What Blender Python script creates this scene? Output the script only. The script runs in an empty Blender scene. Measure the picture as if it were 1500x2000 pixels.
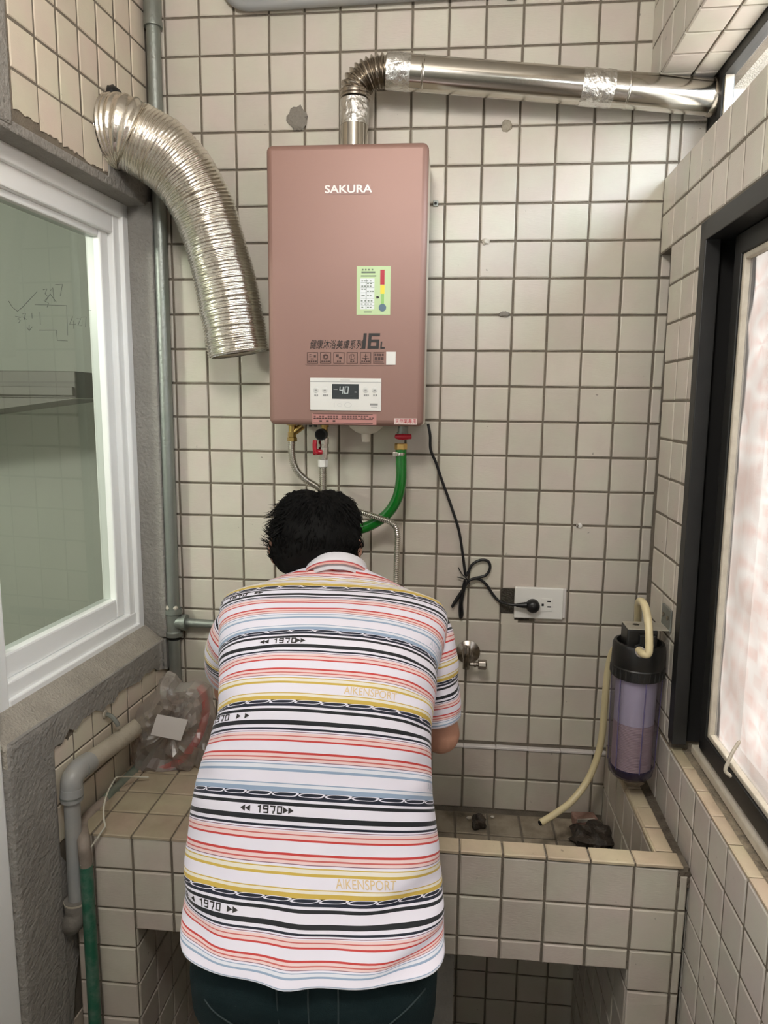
import bpy, bmesh, math, random
from mathutils import Vector, Matrix, Quaternion, noise
R = random.Random(7)
PI = math.pi
SC = bpy.context.scene
COL = SC.collection
# ------------------------------------------------------------------ camera
F_PX = 1370.09                                  # focal length in pixels of the 1500 x 2000 frame
CAM = Vector((0.82971, -2.09344, 1.79986))
RX, RY, RZ = 0.154941, 0.0900032, 0.0268026     # solved from the tile grid of the back wall
def _rot(rx, ry, rz):
    return (Matrix.Rotation(rz, 3, 'Z') @ Matrix.Rotation(ry, 3, 'Y') @ Matrix.Rotation(rx, 3, 'X'))
_B = Matrix(((1, 0, 0), (0, 0, -1), (0, 1, 0)))
RW = _rot(RX, RY, RZ) @ _B                      # rows: right, down, forward
cam_d = bpy.data.cameras.new('camera')
cam_d.sensor_fit = 'VERTICAL'; cam_d.sensor_height = 36.0; cam_d.lens = F_PX / 2000 * 36.0
cam_d.clip_start = 0.02
cam = bpy.data.objects.new('camera', cam_d); COL.objects.link(cam)
r_, d_, f_ = RW[0], RW[1], RW[2]
cam.matrix_world = Matrix(((r_[0], -d_[0], -f_[0], CAM[0]), (r_[1], -d_[1], -f_[1], CAM[1]), (r_[2], -d_[2], -f_[2], CAM[2]), (0, 0, 0, 1)))
SC.camera = cam
# ------------------------------------------------------------------ light
world = bpy.data.worlds.new('sky'); SC.world = world; world.use_nodes = True
bgn = world.node_tree.nodes['Background']
bgn.inputs[0].default_value = (0.86, 0.95, 1.04, 1); bgn.inputs[1].default_value = 15.0
SC.view_settings.view_transform = 'Standard'; SC.view_settings.look = 'None'
SC.view_settings.gamma = 1.0; SC.view_settings.use_curve_mapping = False
SC.view_settings.exposure = 0.22
SC.cycles.max_bounces = 12; SC.cycles.diffuse_bounces = 6; SC.cycles.glossy_bounces = 5
SC.cycles.transmission_bounces = 8; SC.cycles.transparent_max_bounces = 12
SC.cycles.sample_clamp_indirect = 8.0
SC.cycles.caustics_reflective = False
sun = bpy.data.lights.new('sun', 'SUN'); sun.energy = 12.0; sun.angle = math.radians(1.5); sun.color = (1.0, .96, .90)
sun_o = bpy.data.objects.new('sun', sun); COL.objects.link(sun_o); sun_o.rotation_euler = Vector((-.55, .12, -1)).to_track_quat('-Z', 'Y').to_euler()
def portal(loc, direction, sx, sy):
    l = bpy.data.lights.new('sky_portal', 'AREA'); l.shape = 'RECTANGLE'; l.size = sx; l.size_y = sy
    l.cycles.is_portal = True
    o = bpy.data.objects.new('sky_portal', l); COL.objects.link(o); o.location = loc
    o.rotation_euler = Vector(direction).to_track_quat('-Z', 'Y').to_euler()
portal((1.70, -1.4, 2.55), (-1, 0, 0), 2.9, 0.5)
portal((1.70, -1.5, 1.55), (-1, 0, 0), 2.5, 1.5)

# ------------------------------------------------------------------ helpers
def ray(px, py):
    return RW.transposed() @ Vector(((px - 750) / F_PX, (py - 1000) / F_PX, 1.0))
def at(px, py, Y):
    """the point of the vertical plane y = Y that the photograph shows at this pixel"""
    d = ray(px, py); return CAM + d * ((Y - CAM[1]) / d[1])
def on_plane(px, py, P0, n):
    d = ray(px, py); P0 = Vector(P0); n = Vector(n); return CAM + d * (n.dot(P0 - CAM) / n.dot(d))

MATS = {}
def mat(name, col=(.5, .5, .5), rough=.5, metal=0.0, spec=.5, vary=0.0, hue=0.0, dirt=0.0, dirtcol=(.1, .085, .065), scale=12.0, bump=0.0, bscale=80.0, coat=0.0, sheen=0.0, aniso=None):
    if name in MATS: return MATS[name]
    m = bpy.data.materials.new(name); m.use_nodes = True; nt = m.node_tree; N = nt.nodes; L = nt.links
    b = N['Principled BSDF']
    b.inputs['Base Color'].default_value = (*col, 1); b.inputs['Roughness'].default_value = rough
    b.inputs['Metallic'].default_value = metal; b.inputs['Specular IOR Level'].default_value = spec
    b.inputs['Coat Weight'].default_value = coat; b.inputs['Sheen Weight'].default_value = sheen
    tc = N.new('ShaderNodeTexCoord'); geo = N.new('ShaderNodeNewGeometry')
    out = None
    base = N.new('ShaderNodeRGB'); base.outputs[0].default_value = (*col, 1); out = base.outputs[0]
    if vary or hue:
        oi = N.new('ShaderNodeObjectInfo')
        hs = N.new('ShaderNodeHueSaturation')
        mr = N.new('ShaderNodeMapRange'); mr.inputs[3].default_value = 1 - vary; mr.inputs[4].default_value = 1 + vary
        L.new(oi.outputs['Random'], mr.inputs[0]); L.new(mr.outputs[0], hs.inputs['Value'])
        w = N.new('ShaderNodeMath'); w.operation = 'MULTIPLY'; w.inputs[1].default_value = 17.31; L.new(oi.outputs['Random'], w.inputs[0])
        fr = N.new('ShaderNodeMath'); fr.operation = 'FRACT'; L.new(w.outputs[0], fr.inputs[0])
        m2 = N.new('ShaderNodeMapRange'); m2.inputs[3].default_value = .5 - hue; m2.inputs[4].default_value = .5 + hue
        L.new(fr.outputs[0], m2.inputs[0]); L.new(m2.outputs[0], hs.inputs['Hue'])
        L.new(out, hs.inputs['Color']); out = hs.outputs[0]
    if dirt:
        n1 = N.new('ShaderNodeTexNoise'); n1.inputs['Scale'].default_value = scale; n1.inputs['Detail'].default_value = 8; n1.inputs['Roughness'].default_value = .65
        L.new(geo.outputs['Position'], n1.inputs['Vector'])
        rp = N.new('ShaderNodeValToRGB'); rp.color_ramp.elements[0].position = .42; rp.color_ramp.elements[1].position = .78
        L.new(n1.outputs['Fac'], rp.inputs[0])
        mu = N.new('ShaderNodeMath'); mu.operation = 'MULTIPLY'; mu.inputs[1].default_value = dirt; L.new(rp.outputs[0], mu.inputs[0])
        mx = N.new('ShaderNodeMix'); mx.data_type = 'RGBA'; mx.inputs[7].default_value = (*dirtcol, 1)
        L.new(mu.outputs[0], mx.inputs[0]); L.new(out, mx.inputs[6]); out = mx.outputs[2]
    L.new(out, b.inputs['Base Color'])
    if bump:
        n2 = N.new('ShaderNodeTexNoise'); n2.inputs['Scale'].default_value = bscale; n2.inputs['Detail'].default_value = 6
        L.new(geo.outputs['Position'], n2.inputs['Vector'])
        bp = N.new('ShaderNodeBump'); bp.inputs['Strength'].default_value = bump; bp.inputs['Distance'].default_value = .01
        L.new(n2.outputs['Fac'], bp.inputs['Height']); L.new(bp.outputs[0], b.inputs['Normal'])
    MATS[name] = m; return m

def tile_mat(name, col, dirt, spots=.35, rough=.38):
    """glazed square tile: each tile its own tint, faint brushed relief, pin-prick chips and grime"""
    m = mat(name, col, rough, spec=.45, vary=.07, hue=.012, dirt=dirt, dirtcol=(.17, .13, .085), scale=5.0)
    nt = m.node_tree; N = nt.nodes; L = nt.links; b = N['Principled BSDF']
    geo = N.new('ShaderNodeNewGeometry')
    # patchy tint
    nz = N.new('ShaderNodeTexNoise'); nz.inputs['Scale'].default_value = 9; nz.inputs['Detail'].default_value = 3
    L.new(geo.outputs['Position'], nz.inputs['Vector'])
    cr = N.new('ShaderNodeValToRGB'); e = cr.color_ramp.elements
    e[0].position = .35; e[0].color = (1.0, .93, .90, 1); e[1].position = .65; e[1].color = (.97, 1.0, .90, 1)
    L.new(nz.outputs['Fac'], cr.inputs[0])
    mx = N.new('ShaderNodeMix'); mx.data_type = 'RGBA'; mx.blend_type = 'MULTIPLY'; mx.inputs[0].default_value = .8
    src = b.inputs['Base Color'].links[0].from_socket
    L.new(src, mx.inputs[6]); L.new(cr.outputs[0], mx.inputs[7])
    # small dark chips
    vo = N.new('ShaderNodeTexNoise'); vo.inputs['Scale'].default_value = 55; vo.inputs['Detail'].default_value = 2
    L.new(geo.outputs['Position'], vo.inputs['Vector'])
    c2 = N.new('ShaderNodeValToRGB'); e = c2.color_ramp.elements
    e[0].position = .735; e[0].color = (0, 0, 0, 1); e[1].position = .775; e[1].color = (1, 1, 1, 1)
    L.new(vo.outputs['Fac'], c2.inputs[0])
    mu = N.new('ShaderNodeMath'); mu.operation = 'MULTIPLY'; mu.inputs[1].default_value = spots; L.new(c2.outputs[0], mu.inputs[0])
    m3 = N.new('ShaderNodeMix'); m3.data_type = 'RGBA'; m3.inputs[7].default_value = (.10, .08, .065, 1)
    L.new(mu.outputs[0], m3.inputs[0]); L.new(mx.outputs[2], m3.inputs[6]); L.new(m3.outputs[2], b.inputs['Base Color'])
    # brushed relief
    mp = N.new('ShaderNodeMapping'); mp.inputs['Scale'].default_value = (60, 60, 600)
    L.new(geo.outputs['Position'], mp.inputs['Vector'])
    n2 = N.new('ShaderNodeTexNoise'); n2.inputs['Scale'].default_value = 1.0; n2.inputs['Detail'].default_value = 4
    L.new(mp.outputs[0], n2.inputs['Vector'])
    bp = N.new('ShaderNodeBump'); bp.inputs['Strength'].default_value = .25; bp.inputs['Distance'].default_value = .002
    L.new(n2.outputs['Fac'], bp.inputs['Height']); L.new(bp.outputs[0], b.inputs['Normal'])
    return m

def glass_mat(name, tint=(.86, .93, .90), refl=1.0):
    m = bpy.data.materials.new(name); m.use_nodes = True; nt = m.node_tree; N = nt.nodes; L = nt.links
    N.remove(N['Principled BSDF']); o = N['Material Output']
    t = N.new('ShaderNodeBsdfTransparent'); t.inputs[0].default_value = (*tint, 1)
    g = N.new('ShaderNodeBsdfGlossy'); g.inputs['Roughness'].default_value = .01
    fr = N.new('ShaderNodeFresnel'); fr.inputs[0].default_value = 1.55
    mu = N.new('ShaderNodeMath'); mu.operation = 'MULTIPLY'; mu.inputs[1].default_value = refl; mu.use_clamp = True
    L.new(fr.outputs[0], mu.inputs[0])
    mx = N.new('ShaderNodeMixShader'); L.new(mu.outputs[0], mx.inputs[0]); L.new(t.outputs[0], mx.inputs[1]); L.new(g.outputs[0], mx.inputs[2])
    L.new(mx.outputs[0], o.inputs[0]); MATS[name] = m; return m

def pebble_glass():
    m = bpy.data.materials.new('pebbled_glass'); m.use_nodes = True; nt = m.node_tree; N = nt.nodes; L = nt.links
    N.remove(N['Principled BSDF']); o = N['Material Output']
    geo = N.new('ShaderNodeNewGeometry')
    mp = N.new('ShaderNodeMapping'); mp.inputs['Scale'].default_value = (1, 9, 8.5); L.new(geo.outputs['Position'], mp.inputs['Vector'])
    vo = N.new('ShaderNodeTexVoronoi'); vo.feature = 'SMOOTH_F1'; vo.inputs['Scale'].default_value = 1.0; vo.inputs['Smoothness'].default_value = .6
    L.new(mp.outputs[0], vo.inputs['Vector'])
    bp = N.new('ShaderNodeBump'); bp.inputs['Strength'].default_value = 1.0; bp.inputs['Distance'].default_value = .016
    L.new(vo.outputs['Distance'], bp.inputs['Height'])
    rf = N.new('ShaderNodeBsdfRefraction'); rf.inputs['IOR'].default_value = 1.25; rf.inputs['Roughness'].default_value = .22
    rf.inputs['Color'].default_value = (.14, .13, .125, 1); L.new(bp.outputs[0], rf.inputs['Normal'])
    tr = N.new('ShaderNodeBsdfTranslucent'); tr.inputs[0].default_value = (.15, .137, .127, 1)
    tp = N.new('ShaderNodeBsdfTransparent'); tp.inputs[0].default_value = (.14, .132, .128, 1)
    cr = N.new('ShaderNodeValToRGB'); cr.color_ramp.elements[0].position = .15; cr.color_ramp.elements[0].color = (.165, .157, .150, 1)
    cr.color_ramp.elements[1].position = .75; cr.color_ramp.elements[1].color = (.100, .092, .084, 1)
    L.new(vo.outputs['Distance'], cr.inputs[0]); L.new(cr.outputs[0], rf.inputs['Color'])      # grey shading between the pebbles painted into the tint
    mx = N.new('ShaderNodeMixShader'); mx.inputs[0].default_value = .12; L.new(rf.outputs[0], mx.inputs[1]); L.new(tr.outputs[0], mx.inputs[2])
    m2 = N.new('ShaderNodeMixShader'); m2.inputs[0].default_value = .15; L.new(mx.outputs[0], m2.inputs[1]); L.new(tp.outputs[0], m2.inputs[2])
    L.new(m2.outputs[0], o.inputs[0]); MATS['pebbled_glass'] = m; return m

class MB:
    """collects verts and faces of ONE mesh"""
    def __init__(s): s.v = []; s.f = []; s.uv = None
    def add(s, vs, fs):
        o = len(s.v); s.v += [Vector(p) for p in vs]; s.f += [tuple(i + o for i in q) for q in fs]; return s
    def box(s, lo, hi, M=None):
        x0, y0, z0 = lo; x1, y1, z1 = hi
        vs = [Vector(p) for p in ((x0, y0, z0), (x1, y0, z0), (x1, y1, z0), (x0, y1, z0), (x0, y0, z1), (x1, y0, z1), (x1, y1, z1), (x0, y1, z1))]
        if M is not None: vs = [M @ p for p in vs]
        return s.add(vs, [(0, 3, 2, 1), (4, 5, 6, 7), (0, 1, 5, 4), (1, 2, 6, 5), (2, 3, 7, 6), (3, 0, 4, 7)])
    def hexa(s, a, b):
        """prism between two loops of points"""
        n = len(a); return s.add(list(a) + list(b), [tuple(reversed(range(n))), tuple(range(n, 2 * n))] + [(i, (i + 1) % n, n + (i + 1) % n, n + i) for i in range(n)])
    def tube(s, pts, rad, seg=14, caps=True, flat=1.0, up=None):
        pts = [Vector(p) for p in pts]; n = len(pts)
        rad = rad if hasattr(rad, '__len__') else [rad] * n
        t = [(pts[min(i + 1, n - 1)] - pts[max(i - 1, 0)]).normalized() for i in range(n)]
        u = up.copy() if up is not None else (Vector((0, 0, 1)) if abs(t[0].z) < .9 else Vector((1, 0, 0)))
        u = (u - t[0] * u.dot(t[0])).normalized()
        o = len(s.v)
        for i in range(n):
            u = (u - t[i] * u.dot(t[i])).normalized(); w = t[i].cross(u)
            for k in range(seg):
                a = 2 * PI * k / seg
                s.v.append(pts[i] + (u * math.cos(a) * flat + w * math.sin(a)) * rad[i])
        for i in range(n - 1):
            for k in range(seg):
                a = o + i * seg + k; b = o + i * seg + (k + 1) % seg
                s.f.append((a, b, b + seg, a + seg))
        if caps:
            s.f.append(tuple(o + k for k in reversed(range(seg)))); s.f.append(tuple(o + (n - 1) * seg + k for k in range(seg)))
        return s
    def lathe(s, P, axis, prof, seg=28, up=None):
        """prof: list of (distance along axis, radius)"""
        P = Vector(P); ax = Vector(axis).normalized()
        u = Vector((0, 0, 1)) if abs(ax.z) < .9 else Vector((1, 0, 0)); u = (u - ax * u.dot(ax)).normalized(); w = ax.cross(u)
        o = len(s.v); n = len(prof)
        for h, r in prof:
            for k in range(seg):
                a = 2 * PI * k / seg; s.v.append(P + ax * h + (u * math.cos(a) + w * math.sin(a)) * max(r, 1e-5))
        for i in range(n - 1):
            for k in range(seg):
                a = o + i * seg + k; b = o + i * seg + (k + 1) % seg
                s.f.append((a, b, b + seg, a + seg))
        s.f.append(tuple(o + k for k in reversed(range(seg)))); s.f.append(tuple(o + (n - 1) * seg + k for k in range(seg)))
        return s
    def ball(s, c, r, seg=16, rings=10, fn=None):
        c = Vector(c); r = Vector(r) if hasattr(r, '__len__') else Vector((r, r, r)); o = len(s.v)
        for i in range(rings + 1):
            th = PI * i / rings
            for k in range(seg):
                a = 2 * PI * k / seg; d = Vector((math.sin(th) * math.cos(a), math.sin(th) * math.sin(a), math.cos(th)))
                q = 1.0 if fn is None else fn(d)
                s.v.append(c + Vector((d.x * r.x, d.y * r.y, d.z * r.z)) * q)
        for i in range(rings):
            for k in range(seg):
                a = o + i * seg + k; b = o + i * seg + (k + 1) % seg
                s.f.append((a, a + seg, b + seg, b))
        return s
    def build(s, name, m, parent=None, smooth=False, bevel=0.0, bseg=2, weld=False, auto=None):
        me = bpy.data.meshes.new(name); me.from_pydata([tuple(p) for p in s.v], [], s.f); me.validate()
        if weld:
            b = bmesh.new(); b.from_mesh(me); bmesh.ops.remove_doubles(b, verts=b.verts, dist=1e-5); bmesh.ops.recalc_face_normals(b, faces=b.faces); b.to_mesh(me); b.free()
        if m: me.materials.append(m)
        o = bpy.data.objects.new(name, me); COL.objects.link(o)
        if parent is not None: o.parent = parent
        if smooth:
            for p in me.polygons: p.use_smooth = True
            me.set_sharp_from_angle(angle=math.radians(auto or 40))
        if bevel:
            md = o.modifiers.new('edge', 'BEVEL'); md.width = bevel; md.segments = bseg; md.limit_method = 'ANGLE'; md.angle_limit = math.radians(40)
        return o

def curve(pts, n=8):
    """Catmull-Rom through the points"""
    P = [Vector(p) for p in pts]; P = [P[0] * 2 - P[1]] + P + [P[-1] * 2 - P[-2]]; out = []
    for i in range(1, len(P) - 2):
        for k in range(n):
            t = k / n; a, b, c, d = P[i - 1], P[i], P[i + 1], P[i + 2]
            out.append(.5 * ((2 * b) + (c - a) * t + (2 * a - 5 * b + 4 * c - d) * t * t + (3 * b - a - 3 * c + d) * t ** 3))
    out.append(P[-2]); return out
def resample(pts, step):
    pts = [Vector(p) for p in pts]; L = [0]
    for a, b in zip(pts, pts[1:]): L.append(L[-1] + (b - a).length)
    n = max(2, int(L[-1] / step)); out = []; j = 0
    for i in range(n + 1):
        s = L[-1] * i / n
        while j < len(L) - 2 and L[j + 1] < s: j += 1
        out.append(pts[j].lerp(pts[j + 1], (s - L[j]) / max(1e-9, L[j + 1] - L[j])))
    return out, L[-1]

def tag(o, label=None, cat=None, group=None, kind=None):
    for k, v in (('label', label), ('category', cat), ('group', group), ('kind', kind)):
        if v: o[k] = v
    return o
def thing(name, label, cat, loc=(0, 0, 0), group=None):
    o = bpy.data.objects.new(name, None); COL.objects.link(o); o.empty_display_size = .05
    return tag(o, label, cat, group)          # children keep world coordinates: the empty stays at the origin
def struct(name, mb, m, parent=None, **k):
    o = mb.build(name, m, parent, **k)
    if parent is None: o['kind'] = 'structure'
    return o
def struct_root(name):
    o = bpy.data.objects.new(name, None); COL.objects.link(o); o['kind'] = 'structure'; return o

def text_mesh(txt, size, spacing=1.0, shear=0.0, bold=0.0):
    cu = bpy.data.curves.new('lettering', 'FONT'); cu.body = txt; cu.size = size; cu.align_x = 'CENTER'; cu.align_y = 'CENTER'
    cu.space_character = spacing; cu.shear = shear; cu.offset = bold; cu.resolution_u = 4
    o = bpy.data.objects.new('tmp_text', cu); COL.objects.link(o)
    dg = bpy.context.evaluated_depsgraph_get(); me = bpy.data.meshes.new_from_object(o.evaluated_get(dg))
    bpy.data.objects.remove(o); bpy.data.curves.remove(cu); return me
def text_on(txt, c, U, V, size, m, parent, name='lettering', wide=1.0, lift=.0012, **k):
    me = text_mesh(txt, size, **k); c = Vector(c); U = Vector(U).normalized(); V = Vector(V).normalized(); n = U.cross(V)
    for v in me.vertices: v.co = c + U * (v.co.x * wide) + V * v.co.y + n * lift
    me.name = name; me.materials.clear(); me.materials.append(m)
    o = bpy.data.objects.new(name, me); COL.objects.link(o); o.parent = parent; return o

# ------------------------------------------------------------------ materials
M_tile = tile_mat('glazed_tile', (.60, .565, .515), .15, .6)
M_tile_left = tile_mat('glazed_tile_left', (.70, .635, .545), .12, .25)  # lighter copy of the wall tile, window light put into the colour
M_tile_sink = tile_mat('glazed_tile_sink', (.54, .50, .455), .26, .5)
M_tile_top = tile_mat('worn_tile_top', (.52, .44, .33), .45, .5, .55)
M_grout = mat('grout', (.205, .175, .135), .9, dirt=.55, dirtcol=(.05, .042, .033), scale=8, bump=.4, bscale=300)
M_conc = mat('mortar_render', (.30, .285, .26), .9, dirt=.55, dirtcol=(.16, .15, .14), scale=7, bump=.7, bscale=90)
M_conc_lt = mat('mortar_top', (.42, .385, .325), .92, dirt=.5, dirtcol=(.2, .18, .15), scale=14, bump=.8, bscale=160)
M_upvc = mat('white_window_frame', (.92, .93, .92), .28, spec=.5)
M_black = mat('black_anodised_frame', (.012, .012, .0115), .45, metal=.0, dirt=.15, dirtcol=(.05, .047, .04), scale=20)
M_gasket = mat('pale_gasket', (.60, .55, .45), .6, dirt=.4, dirtcol=(.25, .2, .14), scale=30)
M_glass = glass_mat('clear_glass', (.80, .88, .84))
M_glass_up = glass_mat('clerestory_glass', (.93, .96, .97))
M_pebble = pebble_glass()
M_pink = mat('rose_gold_enamel', (.305, .178, .146), .46, metal=.22, bump=.05, bscale=900)
M_cream = mat('cream_enamel', (.68, .62, .52), .4)
M_white = mat('white_plastic', (.78, .77, .73), .35)
M_cloud = mat('translucent_white_plastic', (.74, .69, .60), .4)
M_ink = mat('black_ink', (.018, .015, .014), .5)
M_ink_soft = mat('brown_ink', (.07, .035, .03), .5)
M_ink_grey = mat('grey_ink', (.30, .30, .29), .5)
M_pencil = mat('pencil_grey', (.045, .047, .045), .7)
M_silver_ink = mat('silver_ink', (.62, .54, .50), .4, metal=.3)
M_lcd = mat('display_window', (.045, .052, .055), .12)
M_steel = mat('stainless_steel', (.56, .53, .48), .16, metal=1.0, bump=.02, bscale=40)
M_hose_steel = mat('bright_corrugated_steel', (.60, .575, .53), .25, metal=1.0)
M_steel_dk = mat('stainless_corrugated', (.42, .38, .33), .22, metal=1.0)
M_tape = mat('foil_tape', (.86, .86, .86), .17, metal=1.0, bump=.55, bscale=60)
M_alu = mat('aluminium_foil_duct', (.80, .76, .69), .20, metal=1.0, bump=.12, bscale=120)
M_galv = mat('galvanised_pipe', (.29, .305, .285), .45, metal=.7, dirt=.5, dirtcol=(.20, .25, .21), scale=14, bump=.15, bscale=120)
M_pvc = mat('grey_pvc', (.30, .31, .31), .35, dirt=.35, dirtcol=(.42, .37, .28), scale=9)
M_pvc_dusty = mat('dusty_pvc', (.44, .40, .32), .7, dirt=.5, dirtcol=(.24, .21, .17), scale=16, bump=.2)
M_greenp = mat('green_painted_pipe', (.012, .11, .062), .35, dirt=.25, dirtcol=(.5, .52, .5), scale=30)
M_greenp2 = mat('dusty_green_pipe', (.12, .16, .125), .6, dirt=.6, dirtcol=(.36, .30, .24), scale=12)
M_brass = mat('brass', (.42, .29, .10), .3, metal=1.0)
M_brass_hex = mat('bright_brass', (.75, .50, .18), .28, metal=1.0)
M_nickel = mat('nickel', (.62, .58, .52), .22, metal=1.0)
M_chrome = mat('chrome_dull', (.42, .38, .34), .25, metal=1.0)
M_red = mat('red_handle', (.46, .012, .03), .3)
M_redhose = mat('red_hose', (.62, .02, .018), .35)
M_green = mat('green_hose', (.006, .155, .016), .18, coat=.4)
M_rubber = mat('black_rubber', (.008, .008, .009), .38)
M_blackpl = mat('black_plastic', (.010, .010, .0095), .38, dirt=.25, dirtcol=(.06, .05, .04), scale=25)
M_hose = mat('cream_hose', (.70, .60, .36), .35, dirt=.25, dirtcol=(.45, .34, .15), scale=10)
M_string = mat('white_string', (.55, .53, .44), .8)
M_paper = mat('white_paper', (.66, .62, .60), .6)
M_brickbit = mat('brick_fragment', (.33, .20, .16), .9, bump=.6, bscale=100)
M_rock = mat('wet_black_debris', (.035, .028, .022), .45, dirt=.5, dirtcol=(.14, .10, .07), scale=30, bump=.8, bscale=90)
M_plaster = mat('plaster_lump', (.60, .55, .47), .9, bump=.5, bscale=200)
M_skin = mat('skin', (.46, .245, .165), .48, dirt=.2, dirtcol=(.50, .20, .14), scale=9, bump=.08, bscale=200)
M_hair = mat('black_hair', (.004, .0038, .0035), .75, spec=.15)
M_jeans = mat('dark_teal_denim', (.008, .019, .021), .85, spec=.15, dirt=.3, dirtcol=(.022, .035, .036), scale=12, bump=.3, bscale=500)
M_shoe = mat('black_shoe', (.02, .02, .022), .5)
M_dark = mat('dark_cavity', (.006, .0055, .005), .95)
M_room = mat('interior_plaster', (.46, .47, .43), .85)
M_cab = mat('grey_cabinet', (.16, .15, .135), .5)
M_floor = mat('floor_tile', (.34, .31, .28), .5, dirt=.4, scale=6)
M_ceil = mat('ceiling_paint', (.62, .59, .54), .9)

# ------------------------------------------------------------------ tiles
_tile_mesh = {}
def tile_mesh(w, h, m, seed):
    key = (round(w * 500), round(h * 500), m.name, seed)
    if key in _tile_mesh: return _tile_mesh[key]
    w2, h2, t, c = w / 2, h / 2, .007, min(.0028, w * .2, h * .2)
    rr = random.Random(seed * 31 + key[0]); j = lambda: rr.uniform(-.0007, .0007)
    o = [(-w2, -h2), (w2, -h2), (w2, h2), (-w2, h2)]; i = [(-w2 + c, -h2 + c), (w2 - c, -h2 + c), (w2 - c, h2 - c), (-w2 + c, h2 - c)]
    oj = [(x + j(), y + j()) for x, y in o]
    vs = [(x, y, -t) for x, y in oj] + [(x, y, -.0016) for x, y in oj] + [(x, y, 0) for x, y in i]
    fs = [(8, 9, 10, 11)] + [(k, (k + 1) % 4, 4 + (k + 1) % 4, 4 + k) for k in range(4)] + [(4 + k, 4 + (k + 1) % 4, 8 + (k + 1) % 4, 8 + k) for k in range(4)]
    me = bpy.data.meshes.new('tile'); me.from_pydata(vs, [], fs); me.materials.append(m)
    _tile_mesh[key] = me; return me
def tile_at(parent, O, U, V, u0, u1, v0, v1, m, joint=.0065, seed=None):
    """one tile on the plane O + u U + v V, facing U x V"""
    U = Vector(U).normalized(); V = Vector(V).normalized(); N = U.cross(V).normalized(); V2 = N.cross(U)
    w, h = u1 - u0 - joint, v1 - v0 - joint
    if w < .004 or h < .004: return None
    o = bpy.data.objects.new('tile', tile_mesh(w, h, m, R.randrange(4) if seed is None else seed)); COL.objects.link(o); o.parent = parent
    c = Vector(O) + U * ((u0 + u1) / 2) + V * ((v0 + v1) / 2) + N * R.uniform(-.0006, .0006)
    Mx = Matrix((U, V2, N)).transposed().to_4x4()
    o.matrix_local = Matrix.Translation(c) @ Mx @ Matrix.Rotation(R.uniform(-.006, .006), 4, 'X') @ Matrix.Rotation(R.uniform(-.006, .006), 4, 'Y') @ Matrix.Rotation(R.uniform(-.004, .004), 4, 'Z')
    return o
def tile_poly(mb, O, U, V, pts, lift=0.0):
    """a broken tile: outline in plane coordinates, for MB"""
    U = Vector(U).normalized(); V = Vector(V).normalized(); N = U.cross(V)
    a = [Vector(O) + U * x + V * y + N * lift for x, y in pts]; b = [p - N * .007 for p in a]
    mb.hexa(b, a)
# ================================================================== the setting
Z0, PV = 2.86, .10089
wb = struct('wall_back', MB().box((-.25, .0045, -.36), (1.66, .16, 3.35)), M_grout)
EX, EZ = Vector((1, 0, 0)), Vector((0, 0, 1))
def joined(mb, O, U, V, u0, u1, v0, v1, m):
    """a tile too hidden to pick apart, added to one joined mesh"""
    U = Vector(U).normalized(); V = Vector(V).normalized(); N = U.cross(V).normalized()
    me = tile_mesh(u1 - u0 - .0065, v1 - v0 - .0065, m, R.randrange(4)); c = Vector(O) + U * ((u0 + u1) / 2) + V * ((v0 + v1) / 2)
    mb.add([c + U * p.co.x + V * p.co.y + N * p.co.z for p in me.vertices], [tuple(f.vertices) for f in me.polygons])
hid = MB()
ucols = [-.052] + [.1 * k for k in range(15)] + [1.432]
for r in range(-4, 32):
    zt, zb = Z0 - PV * r, Z0 - PV * (r + 1)
    if r == 20: zb = .748
    if r == 21: zt = .735
    for c in range(16):
        u0, u1 = ucols[c], ucols[c + 1]
        k = c - 1
        # the cavity beside the outlet plate: that tile is chipped away on its right half
        if r == 16 and k == 10:
            tile_at(wb, (0, 0, 0), EX, EZ, u0, u0 + .004 + .0065, zb, zt, M_tile); continue
        hidden = (r < -1 or c == 0 or (4 <= k <= 6 and 4 <= r <= 10) or (r >= 21) or (16 <= r <= 20 and 2 <= k <= 7) or (r == 15 and 3 <= k <= 6))
        if hidden: joined(hid, (0, 0, 0), EX, EZ, u0, u1, zb, zt, M_tile)
        else: tile_at(wb, (0, 0, 0), EX, EZ, u0, u1, zb, zt, M_tile)
for r in (2, 3, 4):                                     # the back wall runs on into the clerestory opening
    zt, zb = min(2.64, Z0 - PV * r), max(2.416, Z0 - PV * (r + 1))
    for u0, u1 in ((1.432, 1.50), (1.50, 1.60)): tile_at(wb, (0, 0, 0), EX, EZ, u0, u1, zb, zt, M_tile)
# backsplash: the lowest two rows stand a centimetre proud, with a mortared ledge on top
bsp = MB().box((.44, -.0085, .50), (1.345, .02, .737)).build('backsplash_mortar', M_grout, wb)
for k in range(4, 14):
    u0, u1 = (.1 * k + .0, min(.1 * k + .1, 1.34)) if k < 13 else (1.30, 1.34)
    for z1, z2 in ((.635, .735), (.528, .635)):
        if k < 8: joined(hid, (0, -.0125, 0), EX, EZ, u0, u1, z1, z2, M_tile_sink)
        else: tile_at(wb, (0, -.0125, 0), EX, EZ, u0, u1, z1, z2, M_tile_sink)
    if k < 8: joined(hid, (0, 0, .742), EX, Vector((0, 1, 0)), u0, u1, -.0175, .0035, M_tile_sink)
    else: tile_at(wb, (0, 0, .742), EX, Vector((0, 1, 0)), u0, u1, -.0175, .0035, M_paper, joint=.0015)
o = hid.build('hidden_tile', M_tile, wb); o['kind'] = 'stuff'

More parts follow.
